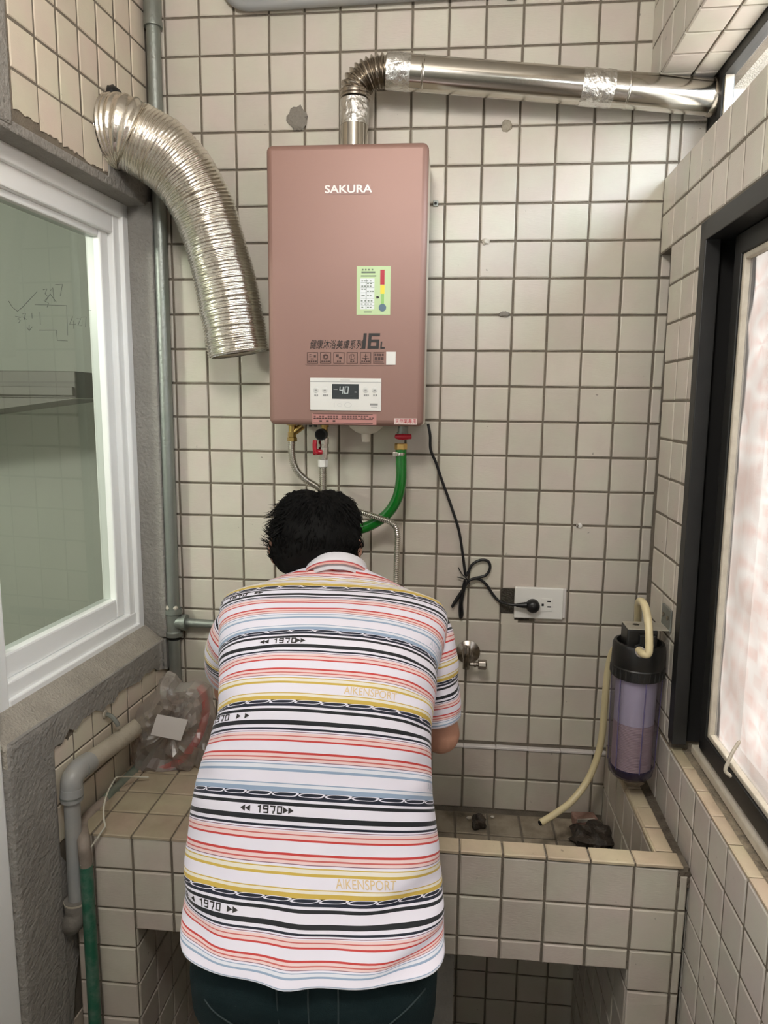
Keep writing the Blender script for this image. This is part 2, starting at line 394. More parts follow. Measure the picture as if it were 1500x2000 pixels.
# ---- left wall (turned a few degrees): coordinates u along it (towards the camera negative), off out of the room negative
UL = Vector((.077, 1, 0)).normalized(); NL = UL.cross(EZ); OL = Vector((-.05, 0, 0))
def Lp(u, off, z): return OL + UL * u + NL * off + EZ * z
def Lbox(mb, u0, u1, o0, o1, z0, z1):
    return mb.hexa([Lp(u0, o0, z0), Lp(u1, o0, z0), Lp(u1, o1, z0), Lp(u0, o1, z0)], [Lp(u0, o0, z1), Lp(u1, o0, z1), Lp(u1, o1, z1), Lp(u0, o1, z1)])
mb = MB()
Lbox(mb, -3.6, .03, -.18, -.0023, 2.372, 3.35)                # above the window
Lbox(mb, -.605, .03, -.18, -.0023, -.36, 1.0)                 # below it
wl = struct('wall_left', mb, M_grout)
mb = MB(); Lbox(mb, -3.6, .03, -.18, -.0005, 2.35, 2.374); mb.build('lintel_edge', M_conc, wl, bevel=.004)
mb = MB(); Lbox(mb, -.236, .03, -.06, .0006, 2.37, 2.452); mb.build('mortar_patch', M_conc, wl, bevel=.004)
mb = MB(); Lbox(mb, -3.6, -.603, -.06, .004, 2.36, 3.35); mb.build('mortar_patch', M_conc, wl, bevel=.008)
mb = MB(); Lbox(mb, -.045, .0, -.18, .015, 1.06, 2.362); mb.build('window_reveal', M_conc, wl, bevel=.006)
mb = MB()
a = [Lp(-.764, -.13, 1.0), Lp(-.764, .006, 1.0), Lp(-.764, .006, 1.052), Lp(-.764, -.055, 1.098), Lp(-.764, -.13, 1.098)]
b = [p + UL * .778 for p in a]
mb.hexa(a, b); mb.build('window_ledge', M_conc_lt, wl, weld=True, bevel=.006)
mb = MB(); n = 26                                            # ragged grey mortar band under the ledge
top = [Lp(-.745 + .745 * i / n, .0075, 1.056) for i in range(n + 1)]
bot = [Lp(-.745 + .745 * i / n, .0065, .985 + R.uniform(-.012, .010) - .03 * max(0, 1 - abs(i - n) / 4) - (.06 if i < 5 else 0)) for i in range(n + 1)]
for i in range(n): mb.hexa([top[i], bot[i], bot[i + 1], top[i + 1]], [p - NL * .02 for p in (top[i], bot[i], bot[i + 1], top[i + 1])])
mb.build('mortar_band', M_conc, wl, weld=True, smooth=True)
mb = MB(); Lbox(mb, -.764, -.602, -.16, .010, -.34, 1.058); mb.build('mortar_pilaster', M_conc, wl, bevel=.014, bseg=3)
mb = MB(); pts = [(-.61, .70), (-.585, .66), (-.57, .60), (-.545, .56), (-.53, .50), (-.535, .44), (-.56, .38), (-.585, .30), (-.60, .2), (-.61, 0)]
tile_poly(mb, OL, UL, EZ, [(-.66, 0), (-.66, .70)] + pts, .007); mb.build('mortar_patch', M_conc, wl)
# tiles above the window
zrow = [2.477 + .0985 * i for i in range(9)]; ucol = [-.598, -.511, -.429, -.345, -.262, -.178, -.096, -.012]
for i in range(len(zrow) - 1):
    for j in range(len(ucol) - 1):
        if i == 0 and j in (4, 5): continue
        if i < 6: tile_at(wl, OL, UL, EZ, ucol[j], ucol[j + 1], zrow[i], zrow[i + 1], M_tile_left)
def broken(u0, u1, z0, z1, side, jag=.006, n=9, u1b=None):
    """a cut tile: ragged along one edge"""
    g = .0033; u1b = u1 if u1b is None else u1b
    if side == 'bottom': pts = [(u1 - g, z1 - g), (u0 + g, z1 - g)] + [(u0 + g + (u1b - u0 - 2 * g) * i / n, z0 + R.uniform(-jag, jag)) for i in range(n + 1)]
    else: pts = [(u0 + g, z0 + g), (u1 - g, z0 + g)] + [(u1 - g - (u1 - u0 - 2 * g) * i / n, z1 + R.uniform(-jag, jag)) for i in range(n + 1)]
    m_ = MB(); tile_poly(m_, OL, UL, EZ, pts); return m_.build('tile', M_tile_left, wl)
for j, (zb) in enumerate((2.398, 2.388, 2.383, 2.379)): broken(ucol[j], ucol[j + 1], zb, zrow[0], 'bottom', .004)
broken(-.262, -.226, 2.379, zrow[0], 'bottom', .005, 5, -.236)
for u0, u1, z0, z1 in ((-.262, -.235, 2.477, 2.5755), (-.178, -.15, 2.477, 2.5755)): tile_at(wl, OL, UL, EZ, u0, u1, z0, z1, M_tile_left)
tile_at(wl, OL, UL, EZ, -.262, -.178, 2.556, 2.5755, M_tile_left)
# the hole behind the duct
hole = MB().lathe(Lp(-.206, -.001, 2.488), NL, [(-.0, .0), (.0, .088), (.0025, .090), (.0026, .0)], 30); hole.build('duct_hole', M_dark, wl)
# tiles below the window
zlow = [.018 + .1 * i for i in range(10)]; ulow = [-.6, -.52, -.436, -.345, -.26, -.178, -.096, -.012]
for j in range(7):
    for i in range(9):
        if j == 0 and .2 < zlow[i] < .7: continue
        tile_at(wl, OL, UL, EZ, ulow[j], ulow[j + 1], zlow[i], zlow[i + 1], M_tile_left)
    broken(ulow[j], ulow[j + 1], .918, (.966, .990, .998, 1.000, .996, .985, .97)[j], 'top', .007)
# ---- window of the left wall
w1 = struct_root('window_1')
mb = MB()
Lbox(mb, -.66, -.045, -.14, -.058, 2.312, 2.352); Lbox(mb, -.66, -.045, -.14, -.058, 1.094, 1.112); Lbox(mb, -.075, -.045, -.14, -.058, 1.105, 2.345)
mb.build('outer_frame', M_upvc, w1, bevel=.003)
mb = MB(); Lbox(mb, -.66, -.07, -.14, -.072, 2.262, 2.318); mb.build('top_track', M_upvc, w1, bevel=.004)
mb = MB(); Lbox(mb, -.66, -.07, -.14, -.068, 1.108, 1.150); mb.build('bottom_track', M_upvc, w1, bevel=.004)
mb = MB(); Lbox(mb, -.108, -.074, -.14, -.070, 1.112, 2.318); mb.build('side_track', M_upvc, w1, bevel=.004)
mb = MB(); Lbox(mb, -.153, -.112, -.13, -.084, 1.152, 2.264); mb.build('sash_stile', M_upvc, w1, bevel=.005)
mb = MB(); Lbox(mb, -.66, -.153, -.13, -.084, 1.150, 1.212); mb.build('sash_rail', M_upvc, w1, bevel=.006)
mb = MB(); Lbox(mb, -.66, -.153, -.13, -.088, 2.244, 2.264); mb.build('sash_rail', M_upvc, w1, bevel=.004)
mb = MB(); a = [Lp(-.66, -.104, 1.205), Lp(-.15, -.104, 1.205), Lp(-.15, -.104, 2.25), Lp(-.66, -.104, 2.25)]
mb.add(a, [(0, 1, 2, 3)]); mb.build('glass_pane', M_glass, w1)
# pencil figures on the pane
def strokes(lines, m, parent, name='pencil_marks'):
    q = MB()
    PN = [Lp(0, -.1032, 0), NL]
    for ln in lines:
        pts = [on_plane(x, y, PN[0], PN[1]) for x, y in ln]
        q.tube(pts, .00055, 5)
    return q.build(name, m, parent)
D7 = lambda x, y, s: [(x - s, y - s), (x + s, y - s * 1.1), (x + .3 * s, y + 1.6 * s)]
strokes([[(17, 588), (24, 600), (34, 608), (44, 600), (72, 570)], [(84, 566), (92, 564), (88, 574), (94, 580), (86, 588), (95, 592), (92, 600)],
  [(98, 568), (103, 562), (106, 590)], [(88, 590), (98, 574), (110, 590)], [(108, 556), (122, 555), (118, 578)],
  [(68, 595), (130, 597), (132, 655)], [(78, 610), (79, 634)], [(76, 645), (110, 645), (112, 665), (132, 666)],
  [(30, 618), (40, 620), (34, 623), (40, 626), (36, 631)], [(44, 613), (50, 612), (47, 625)], [(46, 620), (52, 624)], [(62, 611), (63, 622)],
  [(53, 640), (57, 646), (63, 638)], [(57, 634), (57, 646)],
  [(142, 618), (136, 634), (148, 633)], [(144, 626), (144, 642)], [(150, 622), (158, 622), (152, 636), (160, 636)], [(158, 620), (168, 619), (167, 639)], [(173, 606), (178, 606)]], M_pencil, w1)
# ---- door frame beside the window, closed leaf towards the camera
d1 = struct_root('door_1')
mb = MB(); Lbox(mb, -.742, -.66, -.16, -.058, -.32, 2.36); mb.build('door_frame', M_upvc, d1, bevel=.006)
mb = MB(); Lbox(mb, -.85, -.7645, -.13, -.002, -.32, 2.36); mb.build('door_frame', M_upvc, d1, bevel=.006)
mb = MB(); Lbox(mb, -3.6, -.742, -.15, -.09, -.32, 2.36); mb.build('door_leaf', M_upvc, d1)
# ---- the room behind the glass
rm = struct_root('wall_interior')
MB().box((-2.6, -3.0, 0), (-2.55, 1.3, 2.75)).build('interior_side', M_room, rm)
MB().box((-2.6, 1.25, 0), (-.20, 1.3, 2.75)).build('interior_end', M_room, rm)
MB().box((-2.6, -3.05, 0), (-.24, -3.0, 2.75)).build('interior_near_end', M_room, rm)
MB().box((-2.6, -3.0, 2.72), (-.22, 1.3, 2.8)).build('interior_ceiling', M_room, rm)
MB().box((-2.6, -3.0, -.05), (-.22, 1.3, 0)).build('interior_floor', M_floor, rm)
MB().box((-.25, .16, 0), (-.20, 1.3, 2.75)).build('interior_partition', M_room, rm)
lamp = bpy.data.lights.new('interior_fill_lamp', 'POINT'); lamp.energy = 85; lamp.color = (1.0, .96, .86); lamp.shadow_soft_size = .12  # unseen lamp added to brighten the room behind the glass
lo = bpy.data.objects.new('interior_fill_lamp', lamp); COL.objects.link(lo); lo.location = (-1.5, -1.6, 2.4)
cb = thing('wall_cabinet', 'dark grey wall cabinet hanging in the room behind the white window', 'cabinet')
ya = .55; p = at(146, 725, ya); q = at(146, 778, ya)
MB().box((p.x - 1.1, ya, q.z), (p.x, ya + .33, p.z)).build('carcass', M_cab, cb, bevel=.004)
MB().box((p.x - 1.1, ya - .018, q.z + .01), (p.x - .004, ya - .002, p.z - .06)).build('door', M_cab, cb, bevel=.003)
MB().hexa([Vector((p.x - 1.1, ya, q.z - .002)), Vector((p.x - .01, ya, q.z - .002)), Vector((p.x - .01, ya + .33, q.z - .002)), Vector((p.x - 1.1, ya + .33, q.z - .002))],
          [Vector((p.x - 1.1, ya, q.z - .14)), Vector((p.x - 1.0, ya, q.z - .14)), Vector((p.x - 1.0, ya + .3, q.z - .14)), Vector((p.x - 1.1, ya + .3, q.z - .14))]).build('hood', M_cab, cb)

# ---- right wall: u grows towards the camera, off goes out through the wall
UR = Vector((-.018, -1, 0)).normalized(); VR = Vector((-.0125, 0, 1)).normalized(); NR = UR.cross(VR).normalized(); OR = Vector((1.415, 0, .8))
def Rp(u, off, z): return OR + UR * u + VR * ((z - .8) / VR.z) - NR * off
def Rbox(mb, u0, u1, o0, o1, z0, z1):
    return mb.hexa([Rp(u0, o0, z0), Rp(u1, o0, z0), Rp(u1, o1, z0), Rp(u0, o1, z0)], [Rp(u0, o0, z1), Rp(u1, o0, z1), Rp(u1, o1, z1), Rp(u0, o1, z1)])
zv = lambda z: (z - .8) / VR.z
mb = MB()
Rbox(mb, -.02, 3.6, .0023, .17, -.36, .935)           # below the window
Rbox(mb, .105, .365, .0023, .17, .93, 2.216)          # pier
Rbox(mb, -.02, 3.6, .0023, .17, 2.214, 2.412)         # header band
Rbox(mb, -.02, .11, .055, .17, .93, 2.216)            # bottom of the recess
Rbox(mb, 2.75, 3.6, .0023, .17, .93, 2.216)           # beyond the window
Rbox(mb, -.02, 3.6, -.0487, .17, 2.643, 3.35)         # beam
wr = struct('wall_right', mb, M_grout)
# header tiles
uh = [0, .114, .223, .317, .402, .491, .58, .672, .765, .86, .955, 1.05]
for j in range(len(uh) - 1):
    for z1, z2 in ((2.216, 2.317), (2.317, 2.416)): tile_at(wr, OR, UR, VR, uh[j], uh[j + 1], zv(z1), zv(z2), M_tile)
    tile_at(wr, Rp(0, 0, 2.4145), UR, -NR, uh[j], uh[j + 1], .0, .095, M_tile)      # window ledge of the clerestory
# pier tiles
zp = [.948] + [2.216 - .1005 * k for k in range(12, 0, -1)] + [2.216]
for i in range(len(zp) - 1):
    for u0, u1 in ((.108, .223), (.223, .317), (.317, .352)): tile_at(wr, OR, UR, VR, u0, u1, zv(zp[i]), zv(zp[i + 1]), M_tile)
M_tile_right = tile_mat('glazed_tile_right', (.64, .60, .57), .15, .3)
# lower tiles
for j in range(-2, 12):
    u0 = .272 + .0983 * j; u1 = u0 + .0983; u0 = max(u0, .0)
    for z1, z2 in ((.843, .941), (.742, .843), (.641, .742), (.540, .641), (.439, .540), (.338, .439), (.237, .338), (.136, .237), (.035, .136), (-.066, .035), (-.167, -.066), (-.268, -.167)):
        if u0 > .85 and z2 < .3: continue
        tile_at(wr, OR, UR, VR, u0, u1, zv(z1), zv(z2), M_tile_right)
    tile_at(wr, Rp(0, 0, .946), UR, -NR, u0 if u0 > .05 else .05, u1, .001, .032, M_tile_top, joint=.003)       # edge strip of the sill
mb = MB(); a = [Rp(-.0, .03, .93), Rp(-.0, .03, .944), Rp(-.0, .085, .952), Rp(-.0, .17, .952), Rp(-.0, .17, .93)]
mb.hexa(a, [p + UR * 3.6 for p in a]); mb.build('sill_mortar', mat('dirty_sill', (.30, .25, .18), .95, dirt=.9, dirtcol=(.05, .045, .04), scale=35, bump=.8, bscale=120), wr)
# beam tiles: inner face and soffit
ub = [-.0, .10, .20, .30, .40, .50, .60, .7, .8, .9]
OB = Rp(0, -.051, 2.64)
for j in range(len(ub) - 1):
    for i in range(6): tile_at(wr, OB, UR, VR, ub[j], ub[j + 1], .1 * i, .1 * i + .1, M_tile)
    for o0, o1 in ((0, .085), (.085, .147)): tile_at(wr, Rp(0, -.051, 2.6375), -UR, -NR, -ub[j + 1], -ub[j], o0, o1, M_tile)
# black window with pebbled glass
w2 = struct_root('window_2')
mb = MB(); Rbox(mb, .358, .396, -.004, .03, .968, 2.210); mb.build('outer_frame', M_black, w2, bevel=.002)
mb = MB(); Rbox(mb, .358, 2.75, -.004, .12, 2.168, 2.212); mb.build('outer_frame', M_black, w2, bevel=.002)
mb = MB(); Rbox(mb, .396, 2.75, .042, .12, .950, .972); mb.build('bottom_rail', M_gasket, w2, bevel=.003)
mb = MB(); Rbox(mb, .358, .445, .085, .12, .968, 2.19); Rbox(mb, .355, .372, .03, .10, .968, 2.19); mb.build('track_shade', M_dark, w2)  # near-black colour paints in the shade of the deep frame gap
mb = MB(); Rbox(mb, .436, .474, .046, .09, .985, 2.166); mb.build('sash_stile', M_black, w2, bevel=.002)
mb = MB(); Rbox(mb, .436, 2.70, .046, .09, 2.122, 2.166); mb.build('sash_rail', M_black, w2, bevel=.002)
mb = MB(); Rbox(mb, .436, 2.70, .046, .09, .985, 1.030); mb.build('sash_rail', M_black, w2, bevel=.002)
mb = MB(); Rbox(mb, .474, .487, .050, .072, 1.03, 2.122); Rbox(mb, .487, 2.70, .050, .072, 1.03, 1.043); Rbox(mb, .487, 2.70, .050, .072, 2.109, 2.122); mb.build('glazing_gasket', M_gasket, w2, bevel=.003)
mb = MB(); mb.add([Rp(.485, .062, 1.04), Rp(2.70, .062, 1.04), Rp(2.70, .062, 2.112), Rp(.485, .062, 2.112)], [(0, 1, 2, 3)]); mb.build('pebbled_pane', M_pebble, w2)
mb = MB(); Rbox(mb, 1.40, 1.45, .045, .09, 1.0, 2.15); mb.build('sash_stile', M_black, w2)
c0 = Rp(.64, .045, 1.035); mb = MB().tube(curve([c0 + Vector((0, 0, -.012)), c0 + Vector((-.012, 0, 0)), c0 + Vector((-.008, 0, .02)), c0 + Vector((0, .0, .045)), c0 + Vector((.012, 0, .07))], 5), [.004] * 20 + [.002], 7); mb.build('silicone_curl', M_gasket, w2, smooth=True)
mb = MB().lathe(Rp(.418, .07, 1.56), -NR * -1, [(0, .012), (-.03, .012), (-.034, .008)], 14); mb.build('latch', M_black, w2, smooth=True)
# clerestory
w3 = struct_root('window_3')
for (u0, u1, z0, z1) in ((.098, .126, 2.412, 2.645), (.1, 2.75, 2.412, 2.430), (.1, 2.75, 2.615, 2.645), (1.3, 1.33, 2.412, 2.645)):
    mb = MB(); Rbox(mb, u0, u1, .095, .125, z0, z1); mb.build('outer_frame', M_black, w3, bevel=.002)
mb = MB(); Rbox(mb, .126, .134, .100, .120, 2.430, 2.615); mb.build('glazing_gasket', M_gasket, w3)
mb = MB(); Rbox(mb, -.01, .10, .105, .125, 2.412, 2.645); mb.build('blanking_plate', M_black, w3)
mb = MB(); mb.add([Rp(.12, .110, 2.425), Rp(2.75, .110, 2.425), Rp(2.75, .110, 2.62), Rp(.12, .110, 2.62)], [(0, 1, 2, 3)]); mb.build('glass_pane', M_glass_up, w3)
# floor, ceiling, near end
struct('floor', MB().box((-.4, -3.6, -.36), (1.66, .1, -.30)), M_floor)
struct('ceiling', MB().box((-.4, -3.7, 3.35), (1.75, .2, 3.5)), M_ceil)
wf = MB().box((-.4, -3.75, -.36), (1.66, -3.6, 3.4))
struct('wall_front', wf, M_room)
cl = thing('fill_lamp', 'unseen white pendant lamp added over the walkway for light from above', 'lamp')  # lamp and fixture added out of view for top-down light
MB().lathe((.62, -1.90, 3.352), (0, 0, -1), [(0, .07), (.02, .07), (.024, .012), (.29, .012), (.295, .04), (.315, .05)], 28).build('added_lamp_housing', M_white, cl, smooth=True)
la = bpy.data.lights.new('fill_lamp_light', 'POINT'); la.shadow_soft_size = .17; la.energy = 54; la.color = (1.0, .96, .91)
lb = bpy.data.objects.new('fill_lamp_light', la); COL.objects.link(lb); lb.location = (.62, -1.90, 2.86)
# outside: brick wall across the alley
def brick_mat():
    m = bpy.data.materials.new('red_brick'); m.use_nodes = True; nt = m.node_tree; N = nt.nodes; L = nt.links; b = N['Principled BSDF']
    g = N.new('ShaderNodeNewGeometry'); s = N.new('ShaderNodeSeparateXYZ'); c = N.new('ShaderNodeCombineXYZ'); L.new(g.outputs['Position'], s.inputs[0])
    L.new(s.outputs['Y'], c.inputs['X']); L.new(s.outputs['Z'], c.inputs['Y'])
    t = N.new('ShaderNodeTexBrick'); t.inputs['Color1'].default_value = (.56, .31, .24, 1); t.inputs['Color2'].default_value = (.62, .40, .32, 1); t.inputs['Mortar'].default_value = (.70, .64, .57, 1)
    t.inputs['Scale'].default_value = 1.0; t.inputs['Brick Width'].default_value = .22; t.inputs['Row Height'].default_value = .17; t.inputs['Mortar Size'].default_value = .045
    L.new(c.outputs[0], t.inputs['Vector']); L.new(t.outputs['Color'], b.inputs['Base Color']); b.inputs['Roughness'].default_value = .9
    return m
struct('exterior_wall', MB().box((3.0, -6, -3), (3.3, 6, 2.9)), brick_mat())
struct('exterior_ground', MB().box((1.6, -6, -3.1), (3.0, 6, -3.0)), mat('alley_ground', (.5, .48, .45), .9))
struct('exterior_floor_below', MB().box((1.58, -3.7, -3.0), (1.66, .2, -.36)), M_room)

# ================================================================== tiled sink
sink = thing('tiled_sink', 'built-in counter and sink covered in square white tiles, with an open space underneath', 'sink')
mb = MB()
YF = -.58; e = .0045
mb.box((-.075, YF + e, .487), (.46, -.001, .741)); mb.build('counter_core', M_grout, sink)
MB().box((.45, -.5345, .487), (1.345, -.001, .512)).build('basin_floor_core', M_grout, sink)
MB().box((.45, YF + e, .487), (1.40, -.5345, .762)).build('rim_core', M_grout, sink)
MB().box((1.3395, -.54, .487), (1.380, -.001, .762)).build('rim_core', M_grout, sink)
MB().box((-.075, YF + e, -.30), (.0775, -.001, .49)).build('side_pier', M_grout, sink)
MB().box((1.2845, YF + e, -.30), (1.40, -.001, .49)).build('side_pier', M_grout, sink)
MB().box((.80, -.42, -.30), (.88, -.001, .49)).build('middle_pier', M_conc, sink)
g = [Vector((1.378, YF + .004, .71)), Vector((1.42, YF + .004, .71)), Vector((1.42, YF + .004, .752)), Vector((1.378, YF + .004, .746))]
MB().hexa(g, [p + Vector((0, .575, 0)) for p in g]).build('mortar_gutter', mat('gutter_mortar', (.17, .14, .105), .95, dirt=.85, dirtcol=(.045, .036, .028), scale=40, bump=.9, bscale=140), sink)
zf = [-.29, -.17, -.07, .03, .13, .23, .33, .434, .542, .65, .741]
xf = [-.075, -.02] + [.08 + .1 * k for k in range(14)]
for k in range(len(xf) - 1):
    x0, x1 = xf[k], xf[k + 1]
    for i in range(len(zf) - 1):
        z0, z1 = zf[i], zf[i + 1]
        if i == len(zf) - 2 and x0 > .4: z1 = .756
        if .07 < x0 < 1.27:
            if z1 < .49: continue
            z0 = max(z0, .487)
        tile_at(sink, (0, YF, 0), EX, EZ, x0, x1, z0, z1, M_tile_sink)
for i in range(len(zf) - 1): tile_at(sink, (0, YF, 0), EX, EZ, 1.38, 1.402, zf[i], zf[i + 1], M_tile_sink)
M_tile_dusty_shaded = tile_mat('dusty_shaded_tile_top', (.42, .355, .27), .55, .5, .7)  # left counter top: dust plus shade put into the colour
EY = Vector((0, 1, 0))
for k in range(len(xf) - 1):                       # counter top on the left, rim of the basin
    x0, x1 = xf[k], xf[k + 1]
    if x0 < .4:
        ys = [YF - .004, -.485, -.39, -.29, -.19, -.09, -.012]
        for a_, b_ in zip(ys, ys[1:]): tile_at(sink, (0, 0, .745), EX, EY, x0, min(x1, .46), a_, b_, M_tile_dusty_shaded, joint=.005)
    if x0 > .37: tile_at(sink, (0, 0, .766), EX, EY, max(x0, .455), x1 if x1 < 1.3 else 1.388, YF - .005, -.529, M_tile_top, joint=.005)
    if x0 > .37 and x0 < 1.30:                     # basin floor
        ys = [-.53, -.43, -.33, -.23, -.13, -.013]
        for a_, b_ in zip(ys, ys[1:]): tile_at(sink, (0, 0, .5165), EX, EY, x0, min(x1, 1.335), a_, b_, mat('basin_tile', (.34, .29, .22), .35, vary=.15, dirt=.98, dirtcol=(.045, .030, .018), scale=11))
yr = [-.529, -.433, -.343, -.255, -.165, -.08, -.013]
for a_, b_ in zip(yr, yr[1:]):
    tile_at(sink, (0, 0, .766), EX, EY, 1.338, 1.381, a_, b_, M_tile_top, joint=.005)
    for z0, z1 in ((.516, .63), (.63, .752)):
        tile_at(sink, (1.335, 0, 0), -EY, EZ, -b_, -a_, z0, z1, M_tile_sink)
    tile_at(sink, (1.335, 0, 0), -EY, EZ, -b_, -a_, .748, .764, M_tile_top, joint=.002)
for a_, b_ in zip([-.575, -.47, -.37, -.27, -.17, -.07], [-.47, -.37, -.27, -.17, -.07, -.005]):   # inside of the right and left piers
    for z0, z1 in zip(zf, zf[1:]):
        if z0 > .45: continue
        tile_at(sink, (1.28, 0, 0), -EY, EZ, -b_, -a_, z0, min(z1, .487), M_tile_sink)
        tile_at(sink, (.082, 0, 0), EY, EZ, a_, b_, z0, min(z1, .487), M_tile_sink)
MB().box((.446, -.53, .51), (.455, -.005, .764)).build('basin_side', M_tile_sink, sink)
# ================================================================== water heater
FY = -.20
def fx(px, py, lift=0.0): p = at(px, py, FY); return Vector((p.x, FY - lift, p.z))
heater = thing('water_heater', 'rose gold gas water heater with a white control panel, mounted on the tiled wall', 'water heater')
a, b = fx(525, 829), fx(838, 275)
X0, X1, ZB, ZT = a.x, b.x, a.z, b.z
MB().box((X0, FY, ZB), (X1, -.160, ZT)).build('front_cover', M_pink, heater, smooth=True, bevel=.016, bseg=5)
MB().box((X0 + .004, -.161, ZB + .003), (X1 - .001, -.012, ZT - .004)).build('back_case', M_cream, heater, bevel=.004)
MB().box((X0 + .06, -.014, ZB - .0), (X0 + .36, -.0005, ZT + .02)).build('wall_bracket', M_galv, heater)
def decal(lo, hi, m, name, lift=.0009, parent=None, bevel=0):
    p, q = fx(*lo), fx(*hi)
    x0, x1 = sorted((p.x, q.x)); z0, z1 = sorted((p.z, q.z))
    return MB().box((x0, FY - lift, z0), (x1, FY - lift + .0028, z1)).build(name, m, heater if parent is None else parent, bevel=bevel)
def label_text(txt, px, py, hpx, m, parent, lift=.0016, **k):
    s = fx(px, py); h = hpx * (CAM.y - FY) / -F_PX if False else hpx / F_PX * (FY - CAM.y) * 1.02
    return text_on(txt, (s.x, FY - lift, s.z), EX, EZ, h, m, parent, lift=0, **k)
# brand plate
bp_ = decal((637, 362), (724, 379), mat('plate_rose', (.37, .215, .185), .5), 'brand_plate', .0007)
label_text('SAKURA', 680, 370, 19, mat('brand_silver', (.86, .80, .77), .35), bp_, wide=1.22, bold=.0006)
# efficiency label
el = decal((697, 520), (762, 615), mat('label_green', (.52, .66, .36), .5), 'energy_label', .0009)
for lo, hi, m_ in (((704, 544), (731, 604), mat('label_white', (.78, .80, .80), .5)), ((743, 527), (751, 556), M_red), ((743, 557), (751, 574), mat('label_yellow', (.85, .68, .06), .5)),
                   ((744.5, 574), (750, 594), mat('label_lime', (.30, .55, .16), .5))):
    decal(lo, hi, m_, 'label_field', .0013, el)
p = fx(747, 601); MB().lathe((p.x, FY - .0009, p.z), (0, -1, 0), [(0, .0098), (.0008, .0098)], 20).build('label_bulb', mat('label_blue', (.10, .17, .23), .4), el)
p = fx(738, 581); MB().hexa([Vector((p.x - .004, FY - .0014, p.z - .003)), Vector((p.x + .001, FY - .0014, p.z - .003)), Vector((p.x + .0045, FY - .0014, p.z)), Vector((p.x + .001, FY - .0014, p.z + .003)), Vector((p.x - .004, FY - .0014, p.z + .003))],
          [Vector((p.x - .004, FY - .0004, p.z - .003)), Vector((p.x + .001, FY - .0004, p.z - .003)), Vector((p.x + .0045, FY - .0004, p.z)), Vector((p.x + .001, FY - .0004, p.z + .003)), Vector((p.x - .004, FY - .0004, p.z + .003))]).build('label_pointer', M_ink, el)
rows = MB()                                                     # lines of print too small to read: plain dashes
def dash(lo, hi, lift=.0016):
    p, q = fx(*lo), fx(*hi); rows.box((min(p.x, q.x), FY - lift, min(p.z, q.z)), (max(p.x, q.x), FY - lift + .001, max(p.z, q.z)))
for x in (707, 713, 719, 726): dash((x, 525.5), (x + 3, 528.5))
dash((706, 530.5), (733, 533.5)); dash((705, 538), (735, 540))
for y, xs in ((549, (706, 711, 716, 722)), (554, (717, 723)), (559, (706, 711, 717, 722)), (565, (706, 711)), (569, (717, 722, 727)), (578, (706, 709, 717, 722)), (588, (705, 712, 718, 724)), (594, (705, 711, 717, 723)), (600.5, (706, 717, 722))):
    for x in xs: dash((x, y - 1), (x + 3.6, y + 1))
for y in (552, 562, 572, 583, 591, 597): dash((705, y - .25), (731, y + .25))
dash((715, 545), (715.5, 604)); dash((711, 608), (726, 610))
ob = rows.build('fine_print', mat('print_grey', (.16, .20, .15), .6), el); ob['kind'] = 'stuff'
# series name, icons, rule
sn = label_text('健康沐浴美膚系列', 656, 674, 18, M_ink, heater, name='series_name', wide=.70, shear=.25)
def block(polys, m_, parent, name, lift=.0016):
    q = MB()
    for P in polys:
        a_ = [fx(*p) for p in P]; q.hexa([Vector((p.x, FY - lift, p.z)) for p in a_], [Vector((p.x, FY - lift + .0018, p.z)) for p in a_])
    return q.build(name, m_, parent)
def sl(x0, y0, x1, y1): return [(x + (666 - y) * .10, y) for x, y in ((x0, y0), (x1, y0), (x1, y1), (x0, y1))]
block([sl(709, 651, 715, 681)], M_ink, heater, 'capacity_figure')
block([sl(719, 651, 725, 681), sl(725, 651, 741, 656), sl(725, 663, 741, 668), sl(725, 676, 741, 681), sl(735.5, 668, 741, 676)], M_ink, heater, 'capacity_figure')
block([sl(744, 667, 746.8, 681), sl(746.8, 678, 753, 681)], M_ink, heater, 'capacity_figure')
